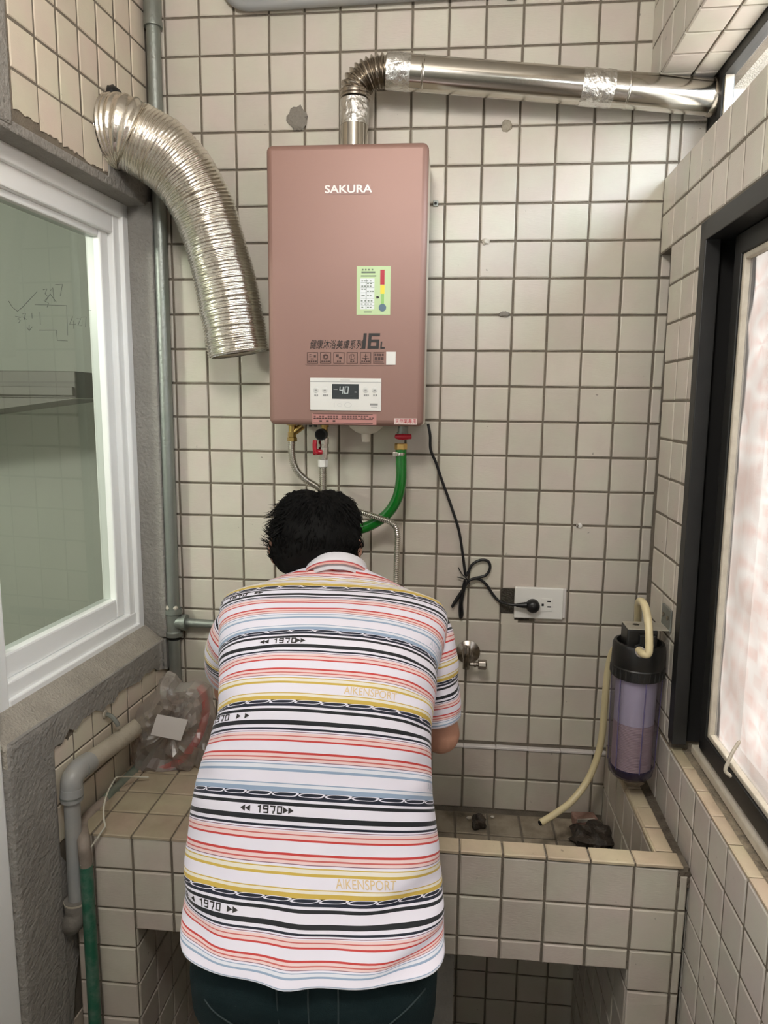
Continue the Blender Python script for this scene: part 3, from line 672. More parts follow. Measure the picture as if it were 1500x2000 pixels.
for i, x0 in enumerate((600, 625.5, 651.5, 677.5, 703.5, 729.5)):
    x1 = x0 + 21; fr = MB()
    def seg(q, lo, hi):
        p, r = fx(*lo), fx(*hi); q.box((min(p.x, r.x), FY - .0012, min(p.z, r.z)), (max(p.x, r.x), FY + .001, max(p.z, r.z)))
    if i < 5:
        for lo, hi in (((x0, 688), (x1, 688.8)), ((x0, 709), (x1, 709.8)), ((x0, 688), (x0 + .8, 709.8)), ((x1 - .8, 688), (x1, 709.8))): seg(fr, lo, hi)
        for k in range(4 if i in (0, 1, 4) else 2): x_ = (x0 + x1) / 2 + (k - (1.5 if i in (0, 1, 4) else .5)) * 4.4; seg(fr, (x_ - 1.5, 704.5), (x_ + 1.5, 707.3))
        c = fx(x0 + 10.5, 697)
        def ring(q, c, r, w=.0008):
            for k in range(16):
                a0, a1 = 2 * PI * k / 16, 2 * PI * (k + 1) / 16
                P = [c + Vector((math.cos(t) * rr, 0, math.sin(t) * rr)) for rr, t in ((r, a0), (r, a1), (r - w, a1), (r - w, a0))]
                q.hexa([v + Vector((0, -.0012, 0)) for v in P], [v + Vector((0, .0006, 0)) for v in P])
        if i == 0: seg(fr, (x0 + 4, 692), (x0 + 8, 693)); seg(fr, (x0 + 4, 696), (x0 + 8, 697)); seg(fr, (x0 + 13, 694), (x0 + 17, 698)); seg(fr, (x0 + 7, 700), (x0 + 13, 701.5))
        if i == 1: ring(fr, c, .0075); ring(fr, c, .0055, .0022); seg(fr, (x0 + 6, 694), (x0 + 15, 695))
        if i == 2: seg(fr, (x0 + 5, 692), (x0 + 10, 697)); seg(fr, (x0 + 11, 697), (x0 + 16, 701)); ring(fr, fx(x0 + 14, 699), .003)
        if i == 3: ring(fr, c, .0075); seg(fr, (x0 + 8, 693), (x0 + 9, 700)); seg(fr, (x0 + 12, 692), (x0 + 13, 697)); seg(fr, (x0 + 7, 701), (x0 + 10, 702.5))
        if i == 4: seg(fr, (x0 + 10, 691), (x0 + 11, 703)); seg(fr, (x0 + 4, 699), (x0 + 17, 700)); seg(fr, (x0 + 7, 695), (x0 + 14, 695.8)); ring(fr, fx(x0 + 10.5, 702), .0022)
    else:
        for lo, hi in (((x0, 688), (x1, 688.8)), ((x0, 709), (x1, 709.8)), ((x0, 688), (x0 + .8, 709.8))): seg(fr, lo, hi)
        for k in range(4): seg(fr, (x0 + 2 + k * 4.8, 691), (x0 + 5.4 + k * 4.8, 695))
        for k in range(3): seg(fr, (x0 + 2.5 + k * 6.3, 697.5), (x0 + 7 + k * 6.3, 704))
        seg(fr, (x0 + 2, 706), (x0 + 19, 707.5))
    fr.build('feature_badge', M_ink_soft, heater)
decal((596, 713), (766, 714), M_ink_soft, 'rule_line', .0009)
decal((754.5, 687), (772.5, 712.5), M_white, 'blank_sticker', .0012)
# control panel
cp = decal((606, 738), (744.5, 803), M_white, 'control_panel', .004, bevel=.0012)
decal((606.5, 745.8), (744, 746.4), M_ink_grey, 'panel_groove', .0043, cp)
ds = decal((649, 750), (701, 779.5), M_lcd, 'display', .0046, cp)
M_lit = mat('lit_digits', (.55, .60, .60), .4)
block([sl(673, 755, 674.6, 762.5), sl(674.6, 761.5, 679.2, 763), sl(679.2, 755, 680.8, 769)], M_lit, cp, 'display_figure', .0052)
block([sl(683, 755, 684.6, 769), sl(689.2, 755, 690.8, 769), sl(684.6, 755, 689.2, 756.4), sl(684.6, 767.6, 689.2, 769)], M_lit, cp, 'display_figure', .0052)
decal((652, 759.5), (660, 761), M_ink_grey, 'display_mark', .0050, cp); decal((693, 765), (697, 767), M_ink_grey, 'display_mark', .0050, cp)
for i, x in enumerate((617.5, 635, 714.5, 732)):
    c = fx(x, 762); q = MB().lathe((c.x, FY - .0036, c.z), (0, -1, 0), [(0, .0076), (.0012, .0076), (.0016, .0066)], 24); bt = q.build('button', mat('button_white', (.66, .66, .63), .35), cp, smooth=True)
    q = MB(); q.box((c.x - .003, FY - .0056, c.z - .0012 - .001 * (i % 2)), (c.x + .0032, FY - .0050, c.z + .0012)); q.build('button_mark', M_ink_grey, bt)
    for k in ((-3.2, .2, 3.6) if i in (1, 2) else (-2.6, 1.6)):
        decal((x + k - .2, 770.2), (x + k + 2.6, 774), M_ink_grey, 'button_caption', .0043, cp)
c = fx(655, 791); MB().box((c.x - .003, FY - .0043, c.z - .006), (c.x - .0018, FY - .0039, c.z + .006)).build('faint_icon', mat('faint_grey', (.60, .60, .58), .4), cp)
for x, r in ((664, .0045), (680, .007)):
    c = fx(x, 791); q = MB()
    for k in range(14):
        a0, a1 = 2 * PI * k / 14, 2 * PI * (k + 1) / 14
        P = [c + Vector((math.cos(t) * rr * 1.4, 0, math.sin(t) * rr)) for rr, t in ((r, a0), (r, a1), (r - .0008, a1), (r - .0008, a0))]
        q.hexa([v + Vector((0, -.0043, 0)) for v in P], [v + Vector((0, -.0038, 0)) for v in P])
    q.build('faint_icon', MATS['faint_grey'], cp)
decal((723, 788), (738, 792), M_ink_grey, 'panel_print', .0043, cp); decal((725, 794.5), (737, 795.5), M_ink_grey, 'panel_print', .0043, cp); decal((665, 741.5), (684, 743.5), mat('faint_grey2', (.62, .60, .57), .4), 'panel_print', .0043, cp)
# warning strip and gas label along the bottom
ws = decal((610, 807.5), (735, 830), mat('strip_pink', (.50, .235, .21), .45), 'warning_strip', .0007)
rows = MB()
for y in (809, 818.5, 826.5): dash((612, y - .3), (728, y + .3), .0012)
for y, n_ in ((813, 20), (816.5, 22)):
    for k in range(n_):
        if R.random() < .85: dash((613 + k * 5.4, y - .8), (613 + k * 5.4 + 3.8, y + .8), .0012)
for x in (624, 637, 650): dash((x, 820.5), (x + 5, 824), .0012)
rows.build('strip_print', M_ink_soft, ws)['kind'] = 'stuff'
gl = decal((770, 817), (814.5, 829.5), mat('label_pale', (.72, .60, .56), .5), 'gas_label', .0010)
label_text('天然氣專用', 792.5, 823.3, 9.5, M_red, gl, lift=.0016, wide=.86)
# underside: ports
UY = -.10
def up(px, py, Y=UY): return at(px, py, Y)
c = up(715, 838); MB().lathe((c.x + .0, UY, ZB + .004), (0, 0, -1), [(0, .052), (.012, .046), (.024, .030), (.028, .020), (.029, .014), (.052, .011), (.053, .0)], 24).build('drain_spout', M_cloud, heater, smooth=True)
for x in (606, 616): c = up(x, 834); MB().lathe((c.x, UY, ZB + .002), (0, 0, -1), [(0, .005), (.010, .005), (.011, 0)], 8).build('underside_screw', M_blackpl, heater)
c = up(571, 834); q = MB().lathe((c.x, UY, ZB + .004), (0, 0, -1), [(0, .017), (.008, .017), (.009, .011), (.034, .011), (.035, 0)], 12)
q.tube([Vector((c.x + .004, UY, ZB - .026)), Vector((c.x + .030, UY, ZB - .005))], [.009, .011], 10); q.build('cold_water_port', M_brass, heater, smooth=True)
c = up(634, 834); MB().lathe((c.x, UY, ZB + .004), (0, 0, -1), [(0, .012), (.012, .012), (.0125, .009), (.045, .009), (.046, 0)], 12).build('hot_water_port', M_brass, heater, smooth=True)
c = up(787, 834); MB().lathe((c.x, UY, ZB + .004), (0, 0, -1), [(0, .014), (.030, .014), (.0305, .0)], 12).build('gas_port', M_galv, heater, smooth=True)

# ------------------------------------------------------------------ hoses and valves under the heater
def corr(pts, r, step=.0056, depth=.28, seg=14):
    pts, L = resample(pts, step / 2); return pts, [r * (1 + (depth if i % 2 else -depth) * .5) for i in range(len(pts))], seg
def path(pp, n=10): return curve([at(x, y, Y) for x, y, Y in pp], n)
# cold hose
o = thing('steel_hose', 'corrugated steel hose curving from the brass fitting at the left under the heater', 'hose', group=None)
q = MB(); q.tube(*corr(path([(570.5, 856, -.10), (570, 885, -.10), (577, 915, -.10), (597, 937, -.095), (625, 955, -.09), (650, 985, -.09), (665, 1050, -.08), (660, 1180, -.08), (655, 1240, -.06)]), .0102)); q.build('corrugated_tube', M_hose_steel, o, smooth=True, auto=75)
c = up(570.5, 852); MB().lathe((c.x, UY, c.z + .012), (0, 0, -1), [(0, .0125), (.014, .0125), (.016, .0145), (.026, .0145), (.027, .010)], 6).build('hose_nut', M_brass, o)
# hot valve + hose
o = thing('ball_valve', 'nickel ball valve with a red lever under the middle of the heater', 'valve')
c = up(632, 878); q = MB().lathe((c.x, UY, c.z + .034), (0, 0, -1), [(0, .0155), (.018, .0155), (.019, .0125), (.026, .0125), (.027, .0150), (.048, .0150), (.049, .0115), (.062, .0115), (.0625, 0)], 10); q.build('valve_body', M_nickel, o)
h = up(619, 875, -.118); q = MB(); q.tube(curve([h + Vector((.002, 0, -.014)), h + Vector((-.004, -.002, -.010)), h + Vector((-.006, -.002, .006)), h + Vector((-.005, 0, .022))], 5), [.010] * 6 + [.011] * 5 + [.0115] * 5, 10, flat=.6); q.lathe(h + Vector((.004, .004, -.012)), (-1, 0, 0), [(-.012, .006), (.0, .0085), (.014, .0095), (.016, .004)], 12); q.build('lever', M_red, o, smooth=True)
c = up(626, 849, -.135); q = MB().lathe(c, (0, 1, 0), [(0, .0165), (.002, .0168), (.028, .0165), (.032, .010)], 24); q.build('relief_cap', M_rubber, o, smooth=True)
MB().lathe(c + Vector((0, -.0012, 0)), (0, 1, 0), [(0, .0135), (.0008, .0135)], 24).build('cap_mouth', M_dark, o)
MB().tube([c + Vector((0, .02, 0)), Vector((up(632, 850).x, UY, c.z))], .009, 10).build('cap_stem', M_brass, o)
o = thing('steel_hose', 'straight corrugated steel hose with a white nut, dropping below the red-levered valve', 'hose')
q = MB(); q.tube(*corr(path([(630.5, 908, -.10), (631, 940, -.10), (632, 980, -.10), (634, 1060, -.10), (640, 1170, -.09), (648, 1250, -.06)]), .0105)); q.build('corrugated_tube', M_hose_steel, o, smooth=True, auto=75)
c = up(630.5, 905); MB().lathe((c.x, UY, c.z + .011), (0, 0, -1), [(0, .0145), (.021, .0145), (.022, .011)], 6).build('hose_nut', M_white, o, bevel=.001)
# right hand hose that bends down
o = thing('steel_hose', 'corrugated steel hose that runs right from behind the head and bends down', 'hose')
q = MB(); q.tube(*corr(path([(640, 985, -.13), (690, 996, -.12), (735, 1010, -.11), (766, 1022, -.10), (776, 1042, -.10), (775, 1085, -.10), (774, 1150, -.10), (776, 1230, -.08), (790, 1300, -.06)]), .0085)); q.build('corrugated_tube', M_hose_steel, o, smooth=True, auto=75)
# gas side
o = thing('gas_valve', 'gas cock with a red butterfly handle and brass nut under the heater right side', 'valve')
c = up(785, 845); q = MB().lathe((c.x, UY, c.z + .012), (0, 0, -1), [(0, .0125), (.010, .0125), (.0105, .015), (.022, .015), (.023, .0115), (.031, .0115), (.032, 0)], 12); q.build('valve_body', M_galv, o)
c = up(787, 853, -.12); q = MB(); q.tube([c + Vector((-.022, 0, .001)), c + Vector((-.010, -.002, 0)), c + Vector((.006, -.002, 0)), c + Vector((.024, 0, .001))], [.0062, .0085, .0085, .0068], 10); q.lathe(c, (0, 1, 0), [(-.006, .009), (.014, .009)], 12); q.build('handle', M_red, o, smooth=True, bevel=.0015)
c = up(783, 873); MB().lathe((c.x, UY, c.z + .010), (0, 0, -1), [(0, .0165), (.002, .0178), (.016, .0178), (.018, .0165), (.019, 0)], 6).build('hex_nut', M_brass_hex, o)
o = thing('gas_hose', 'thick glossy green gas hose sweeping down from the brass nut', 'hose')
gp = path([(783, 878, -.10), (783.5, 905, -.10), (783, 940, -.10), (775, 975, -.095), (755, 1005, -.09), (725, 1025, -.085), (700, 1034, -.08), (660, 1046, -.075), (600, 1070, -.06)])
q = MB(); q.tube(gp, .0158, 18); q.build('rubber_tube', M_green, o, smooth=True)
c = up(782, 887); q = MB().lathe((c.x, UY, c.z + .005), (0, 0, -1), [(0, .0162), (.0002, .0170), (.0085, .0170), (.0087, .0162)], 24); q.box((c.x - .020, UY - .022, c.z - .005), (c.x - .006, UY - .010, c.z + .006)); q.build('hose_clamp', M_nickel, o, bevel=.001)
# ------------------------------------------------------------------ power lead
o = thing('power_cord', 'black power cord hanging from the heater, tied in a bow and plugged in', 'cord')
cr_ = .0042
q = MB(); q.tube(path([(836, 828, -.05), (840, 850, -.05), (841, 878, -.045), (852, 905, -.035), (862, 935, -.03), (880, 985, -.025), (896, 1035, -.02), (904, 1085, -.016), (909, 1122, -.016), (914, 1118, -.012), (922, 1103, -.012), (938, 1094, -.012), (953, 1096, -.012), (957, 1109, -.012), (948, 1124, -.012), (925, 1130, -.014), (912, 1138, -.02),
    (900, 1160, -.014), (888, 1178, -.012), (883, 1185, -.010), (890, 1172, -.010), (905, 1150, -.014), (918, 1133, -.022), (935, 1131, -.014), (950, 1142, -.012), (962, 1160, -.012), (975, 1174, -.014), (993, 1180, -.03), (1010, 1182, -.034)], 7), cr_, 9)
q.build('lead', M_rubber, o, smooth=True, auto=80)
q = MB(); q.tube(path([(908, 1132, -.022), (903, 1155, -.014), (898, 1185, -.010), (899, 1206, -.010), (903, 1200, -.010), (902, 1175, -.014), (909, 1140, -.022)], 6), .0040, 9); q.build('lead_bight', M_rubber, o, smooth=True, auto=80)
q = MB(); q.tube(path([(895, 1108, -.008), (903, 1122, -.018), (911, 1130, -.026), (917, 1140, -.018)], 5), .0016, 6); q.tube(path([(893, 1127, -.008), (905, 1130, -.020), (915, 1134, -.024)], 5), .0014, 6); q.build('twist_tie', M_rubber, o)
c0, c1 = at(1008, 1182, -.034), at(1034, 1182, -.036)
q = MB(); q.tube([c0, c0.lerp(c1, .5), c0.lerp(c1, .8)], [.0050, .0085, .0100], 14); q.lathe(at(1040, 1182, -.020), (0, -1, 0), [(0, .0200), (.012, .0205), (.022, .0180), (.028, .010), (.029, 0)], 22); q.build('plug', M_rubber, o, smooth=True)
# outlet
o = thing('wall_outlet', 'white double socket plate with the black plug in its left half', 'outlet')
p, q_ = at(1003.5, 1207, -.014), at(1102, 1150, -.014)
MB().box((p.x, -.014, p.z), (q_.x, -.0006, q_.z)).build('cover_plate', M_white, o, bevel=.003)
MB().box((q_.x - .001, -.011, p.z + .004), (q_.x + .008, -.0006, q_.z - .001)).build('box_rim', M_paper, o, bevel=.002)
for x in (1040, 1068):
    a, b = at(x - 12, 1194, -.0150), at(x + 12, 1170, -.0150)
    ins = MB().box((a.x, -.0150, a.z), (b.x, -.008, b.z)).build('socket_insert', M_white, o, bevel=.0008)
    for lo, hi in (((x - 10, 1179), (x - 6, 1184)), ((x + 1, 1173.5), (x + 8, 1176.3)), ((x + 1, 1184), (x + 8, 1186.8))):
        a, b = at(*lo, -.0152), at(*hi, -.0152); MB().box((a.x, -.0153, min(a.z, b.z)), (b.x, -.0120, max(a.z, b.z))).build('socket_slot', M_dark, ins)
a, b = at(977, 1197, .002), at(1005, 1151, .002)
MB().box((a.x, -.0010, a.z), (b.x, .0046, b.z)).build('chipped_cavity', mat('cavity_mortar', (.055, .045, .036), .95, dirt=.5, dirtcol=(.10, .11, .07), scale=60, bump=1.0, bscale=150), wb)
a, b = at(978, 1219, -.001), at(1012, 1196, -.001); MB().box((a.x, -.0008, a.z), (b.x + .0, .004, b.z)).build('tile_remnant', M_tile, wb)
a = at(1012, 1208, 0); MB().box((a.x - .012, -.0012, a.z - .004), (a.x + .032, .003, a.z + .002)).build('chipped_cavity', MATS['cavity_mortar'], wb)
# stop valve
o = thing('angle_valve', 'dull chrome angle stop valve with a round flange on the tiles', 'valve')
c = at(914, 1273, 0); MB().lathe((c.x, -.0005, c.z), (0, -1, 0), [(0, .037), (.003, .037), (.008, .030), (.016, .015), (.020, .012), (.050, .012), (.051, 0)], 26).build('flange', M_chrome, o, smooth=True)
c = at(911, 1280, -.05); q = MB().lathe((c.x, -.05, c.z + .030), (0, 0, -1), [(0, .005), (.002, .0115), (.016, .013), (.034, .013), (.038, .0105), (.072, .0105), (.073, .006)], 18); q.build('body', M_chrome, o, smooth=True)
c = at(918, 1297, -.05); q = MB().lathe(c, (1, 0, 0), [(0, .007), (.012, .007), (.0122, .009), (.018, .009), (.0185, .007), (.0235, .007), (.025, .0155), (.046, .0165), (.050, .013), (.051, 0)], 8); q.build('knob', M_chrome, o, bevel=.001)
# ------------------------------------------------------------------ flue
o = thing('flue_pipe', 'stainless steel exhaust pipe with a corrugated elbow running from heater to window', 'flue pipe')
PY = -.10
s0 = at(692, 277, PY); s1 = at(696, 196, PY)
MB().lathe((s0.x, PY, ZT - .006), (0, 0, 1), [(0, .037), (s1.z - ZT, .037), (s1.z - ZT + .002, .035)], 36).build('stub_pipe', M_steel, o, smooth=True)
t0, t1 = at(695, 247, PY).z, at(695, 197, PY).z
mtape = mat('foil_tape_matte', (.74, .73, .70), .26, metal=1.0, bump=.9, bscale=45)
q = MB(); n = 12; q.lathe((s0.x, PY, t0), (0, 0, 1), [(0, .0372)] + [((t1 - t0) * i / n, .0384 + R.uniform(-.0006, .0006)) for i in range(n + 1)] + [(t1 - t0, .0372)], 36)
for v in q.v: v += Vector((R.uniform(-.0006, .0006), R.uniform(-.0006, .0006), 0))
q.build('tape_wrap', mtape, o, smooth=True)
A = at(694, 180, PY); Bp = at(752, 138, PY); E1 = at(1398, 191, -.062)
dirp = (E1 - Bp).normalized()
cc = Vector((Bp.x + .004, PY, A.z - .004))
pts = [Vector((A.x, PY, A.z - .014)), Vector((A.x, PY, A.z - .003))]
ra = cc.x - A.x; rb = Bp.z - cc.z
for i in range(0, 61):
    t = PI / 2 * i / 60; pts.append(Vector((cc.x - ra * math.cos(t), PY, cc.z + rb * math.sin(t))))
pts.append(Bp + dirp * .008)
pts2, L = resample(pts, .0021); q = MB(); q.tube(pts2, [.0385 + .0042 * math.sin(i * PI / 2.6) for i in range(len(pts2))], 32); q.build('corrugated_elbow', M_steel_dk, o, smooth=True, auto=80)
c = at(694, 190, PY); MB().lathe((c.x, PY, c.z - .006), (0, 0, 1), [(0, .038), (.001, .0405), (.018, .0405), (.019, .0385)], 34).build('joint_collar', M_steel_dk, o, smooth=True)
q = MB(); q.tube([Bp + dirp * .004, E1], .0435, 40); q.build('straight_pipe', M_steel, o, smooth=True)
LL = (E1 - Bp).length
for x0, x1, nm in ((.006, .068, 'tape_wrap'), (.595 * LL, .690 * LL, 'tape_wrap')):
    q = MB(); P = [Bp + dirp * (x0 + (x1 - x0) * i / 10) for i in range(11)]; q.tube([P[0]] + P + [P[-1]], [.0436] + [.0448 + R.uniform(-.0007, .0007) for _ in P] + [.0436], 36)
    for v in q.v: v += Vector((R.uniform(-.0008, .0008), R.uniform(-.0008, .0008), R.uniform(-.0008, .0008)))
    q.build(nm, mtape, o, smooth=True)
for f in (.100, .733 * LL):
    P = Bp + dirp * f; q = MB(); q.tube([P - dirp * .004, P - dirp * .002, P, P + dirp * .002, P + dirp * .004], [.0430, .0448, .0455, .0448, .0430], 36); q.build('swaged_ring', M_steel, o, smooth=True)
P = E1 - dirp * .018; q = MB(); q.tube([P, P + dirp * .002, P + dirp * .016, P + dirp * .018], [.0436, .0452, .0452, .030], 36); q.build('end_rim', M_steel_dk, o, smooth=True)
# ------------------------------------------------------------------ aluminium duct
o = thing('exhaust_duct', 'wide flexible aluminium duct hanging from a hole in the left wall', 'duct')
hc = Lp(-.206, 0, 2.488)
ctr = [hc - NL * .02, hc + NL * .03, at(268, 272, -.195), at(318, 300, -.18), at(362, 345, -.165), (at(398, 410, -.15)), at(424, 490, -.14), at(446, 580, -.135), at(467, 690, -.13)]
pts, L = resample(curve(ctr, 14), .00165); n = len(pts)
q = MB(); rad = []
for i in range(n):
    f = i / n; base = .0880 - .0085 * f + (.0025 * math.sin(f * 9) if f < .9 else .003)
    rad.append(base + .0024 * math.sin(2 * PI * i / 5.0) + (.0012 if (i // 5) % 9 == 0 else 0) + R.uniform(-.0002, .0002))
q.tube(pts, rad, 40, caps=False)
rr = random.Random(3)
for k, v in enumerate(q.v):
    d = noise.noise(v * 16) * .0032; v += (v - pts[k // 40]).normalized() * d
ob = q.build('corrugated_wall', M_alu, o, smooth=True, auto=85)
md = ob.modifiers.new('thick', 'SOLIDIFY'); md.thickness = .0012
q = MB(); q.tube([pts[-1] - (pts[-1] - pts[-6]) * 0, pts[-1] + (pts[-1] - pts[-8]).normalized() * .003], [.078, .0765], 40, caps=False); q.build('cut_rim', M_tape, o, smooth=True)
q = MB(); c = Lp(-.200, .004, 2.578); q.ball(c, (.02, .035, .024), 12, 8, lambda d: 1 + .25 * noise.noise(d * 3)); q.build('black_sealant', M_rubber, o, smooth=True)
# ------------------------------------------------------------------ pipes
o = thing('riser_pipe', 'galvanised water pipe rising in the back left corner beside the window', 'pipe')
px_, py_ = -.022, -.026
q = MB(); q.tube([(px_, py_, .746), (px_, py_, 1.05)], .0185, 18); q.tube([(px_, py_, 1.09), (px_, py_, 2.845)], .0195, 18); q.build('pipe', M_galv, o, smooth=True)
zt = at(297, 40, py_).z
MB().lathe((px_, py_, zt - .018), (0, 0, 1), [(0, .0195), (.0, .0255), (.012, .0262), (.02, .0245), (.06, .0245), (.075, .019)], 20).build('coupling', M_galv, o, smooth=True)
q = MB(); q.tube(curve([(px_, py_, zt + .03), (px_, py_, zt + .075), (px_ - .012, py_, zt + .11), (px_ - .05, py_, zt + .125)], 5), .024, 18); q.build('top_elbow', M_galv, o, smooth=True)
zt2 = at(342, 1215, py_).z
q = MB().lathe((px_, py_, zt2 - .045), (0, 0, 1), [(0, .019), (.0, .0265), (.014, .0275), (.018, .0235), (.07, .0235), (.074, .0275), (.088, .0265), (.089, .019)], 20)
q.lathe((px_, py_, zt2), (1, 0, 0), [(0, .022), (.028, .0225), (.030, .026), (.042, .026), (.043, .016)], 18); q.build('tee', M_galv, o, smooth=True)
q = MB(); q.tube([(px_ + .04, py_, zt2), (.12, py_, zt2 - .002), (.30, py_, zt2 - .004)], .0135, 14); q.build('branch_pipe', M_galv, o, smooth=True)
MB().box((px_ - .02, py_ - .018, zt2 + .042), (px_ + .018, py_ + .012, zt2 + .058)).build('mortar_crumb', M_plaster, o, bevel=.006)
o = thing('conduit_pipe', 'grey conduit pipe curving across the top of the tiled wall', 'pipe')
cp_ = [(440, -40, -.018), (447, -12, -.018), (458, 2, -.018), (475, 9, -.018), (500, 10, -.018), (600, 4, -.018), (720, -4, -.018), (860, -13, -.018), (1000, -22, -.018)]
q = MB(); q.tube(path(cp_, 8), .0145, 16); ob = q.build('pipe', M_pvc, o, smooth=True)
q = MB(); c = at(1000, -22, -.018); q.box((c.x - .012, -.034, c.z - .02), (c.x + .012, -.0005, c.z + .02)); q.build('saddle_clip', M_galv, o, bevel=.003)
# lower left pipes
o = thing('waste_pipe', 'thick grey plastic pipe along the left wall, elbowed down beside the counter', 'pipe')
off = .034
def LP(px, py, off): return on_plane(px, py, Lp(0, off, 0), NL)
h0, h1 = LP(300, 1397, off), LP(165, 1495, off)
zc = h0.z
q = MB(); q.tube([h0 + (h0 - h1) * .5, h0, h1], .0245, 18); q.build('dusty_run', M_pvc_dusty, o, smooth=True)
v0, v1 = LP(140, 1556, off), LP(150, 1760, off)
q = MB(); q.tube([h1 + (h1 - h0).normalized() * -.02, h1, h1 + (h1 - h0).normalized() * .018], [.0265, .0272, .0272], 18)
q.tube(curve([h1, LP(152, 1504, off), LP(141, 1522, off), LP(140, 1540, off)], 6), .0260, 18)
q.tube([LP(140, 1538, off), LP(140, 1552, off), LP(140.5, 1562, off)], [.0265, .0272, .0265], 18); q.build('elbow', M_pvc, o, smooth=True)
MB().tube([LP(140, 1553, off), LP(140, 1556, off)], .0276, 18).build('bead_ring', M_galv, o, smooth=True)
q = MB(); q.tube([v0, v1], .0192, 18); q.build('down_pipe', M_pvc, o, smooth=True)
q = MB(); q.tube([LP(149, 1755, off), LP(149.5, 1764, off), LP(150, 1776, off)], [.0285, .0295, .028], 18); q.tube(curve([LP(150, 1770, off), LP(149, 1785, off), LP(143, 1800, off * .8), LP(136, 1806, 0)], 5), .0265, 16); q.build('lower_elbow', mat('mortar_smeared_pvc', (.20, .185, .165), .8, dirt=.4, scale=20, bump=.3), o, smooth=True)
q = MB().tube([LP(149, 1756, off), LP(149.2, 1759, off)], .0300, 18); q.build('sealant_ring', M_pvc_dusty, o, smooth=True)
o = thing('drain_pipe', 'thin green painted pipe along the counter edge and down its left front corner', 'pipe')
off2 = .022
pp = [LP(300, 1472, off2), LP(250, 1520, off2), LP(205, 1565, off2), LP(176, 1592, off2)]
q = MB(); q.tube(pp[:3], .0155, 14); q.build('dusty_green_run', M_greenp2, o, smooth=True)
q = MB(); q.tube(curve([pp[2], pp[3], LP(163, 1612, off2 + .004), at(164, 1645, -.602), at(168, 1690, -.602)], 6), .0150, 14); q.build('bare_bend', mat('bare_pipe', (.30, .25, .21), .7, dirt=.5, scale=20), o, smooth=True)
q = MB(); q.tube([at(168, 1690, -.602), at(175, 1800, -.602), at(186, 2000, -.602), Vector((at(186, 2000, -.602).x + .004, -.602, .01))], .0155, 16); q.build('green_down_pipe', M_greenp, o, smooth=True)
# string
o = MB(); o.tube(path([(290, 1518, -.34), (262, 1517, -.36), (230, 1518, -.42), (222, 1526, -.44), (210, 1548, -.50), (203, 1575, -.55), (203, 1600, -.575), (205, 1614, -.585), (196, 1628, -.590), (178, 1655, -.60), (158, 1690, -.615)], 6), .0022, 6)
tag(o.build('string', M_string, smooth=True), 'thin white string lying over the counter corner next to the drain pipe', 'string')
# ------------------------------------------------------------------ water filter
o = thing('water_filter', 'water filter canister with a violet clear housing on a wall bracket by the window', 'water filter')
fc = at(1238, 1400, -.28); fxx, fyy = fc.x, -.28
zb_, zc0, zc1 = at(1238, 1512, -.28).z, at(1238, 1310, -.28).z, at(1238, 1252, -.28).z
m_h = bpy.data.materials.new('violet_clear_plastic'); m_h.use_nodes = True; nt = m_h.node_tree; N = nt.nodes; L = nt.links; N.remove(N['Principled BSDF'])
t_ = N.new('ShaderNodeBsdfTransparent'); t_.inputs[0].default_value = (.76, .73, .80, 1); g_ = N.new('ShaderNodeBsdfGlossy'); g_.inputs['Roughness'].default_value = .06
lw = N.new('ShaderNodeLayerWeight'); lw.inputs[0].default_value = .28; mx_ = N.new('ShaderNodeMixShader'); L.new(lw.outputs['Facing'], mx_.inputs[0])
df = N.new('ShaderNodeBsdfDiffuse'); df.inputs[0].default_value = (.075, .065, .11, 1); m4 = N.new('ShaderNodeMixShader'); m4.inputs[0].default_value = .35; L.new(df.outputs[0], m4.inputs[1]); L.new(g_.outputs[0], m4.inputs[2])
mu_ = N.new('ShaderNodeMath'); mu_.operation = 'MULTIPLY'; mu_.inputs[1].default_value = .75; L.new(lw.outputs['Facing'], mu_.inputs[0]); L.new(mu_.outputs[0], mx_.inputs[0])
L.new(t_.outputs[0], mx_.inputs[1]); L.new(m4.outputs[0], mx_.inputs[2]); L.new(mx_.outputs[0], N['Material Output'].inputs[0])
q = MB(); H = zc0 - zb_; q.lathe((fxx, fyy, zb_), (0, 0, 1), [(0, .0), (.002, .048), (.012, .0565), (.030, .0588), (H, .0635)], 48); q.build('clear_housing', m_h, o, smooth=True)
q = MB().lathe((fxx, fyy, zb_ + .004), (0, 0, 1), [(0, .0), (.002, .046), (.024, .0560), (.0245, .0)], 40); q.build('housing_base', mat('violet_base', (.045, .035, .075), .25), o, smooth=True)
for k in range(6):
    a_ = 2 * PI * (k + .62) / 6; P = [Vector((fxx + math.cos(a_) * r, fyy + math.sin(a_) * r, z)) for r, z in ((.0592, zb_ + .03), (.0637, zc0))]
    q = MB(); q.tube(P, .0016, 6); q.build('housing_rib', mat('violet_rib', (.12, .10, .20), .25), o, smooth=True)
zm = at(1238, 1405, -.28).z
q = MB(); npf = 60; prof = [(0, .0)] + [((zm - zb_ - .03) * i / npf, .0505 + (.0008 if i % 2 else -.0008)) for i in range(npf + 1)] + [(zm - zb_ - .03, 0)]
q.lathe((fxx, fyy, zb_ + .028), (0, 0, 1), prof, 40); q.build('cartridge', mat('wound_cartridge', (.52, .42, .40), .8, dirt=.3, dirtcol=(.3, .22, .2), scale=30), o, smooth=True, auto=60)
q = MB().lathe((fxx, fyy, zm - .001), (0, 0, 1), [(0, .0), (.001, .0512), (zc0 - zm, .0525), (zc0 - zm + .001, 0)], 40); q.build('cartridge_upper', mat('clean_cartridge', (.62, .60, .66), .7), o, smooth=True)
hc_ = zc1 - zc0
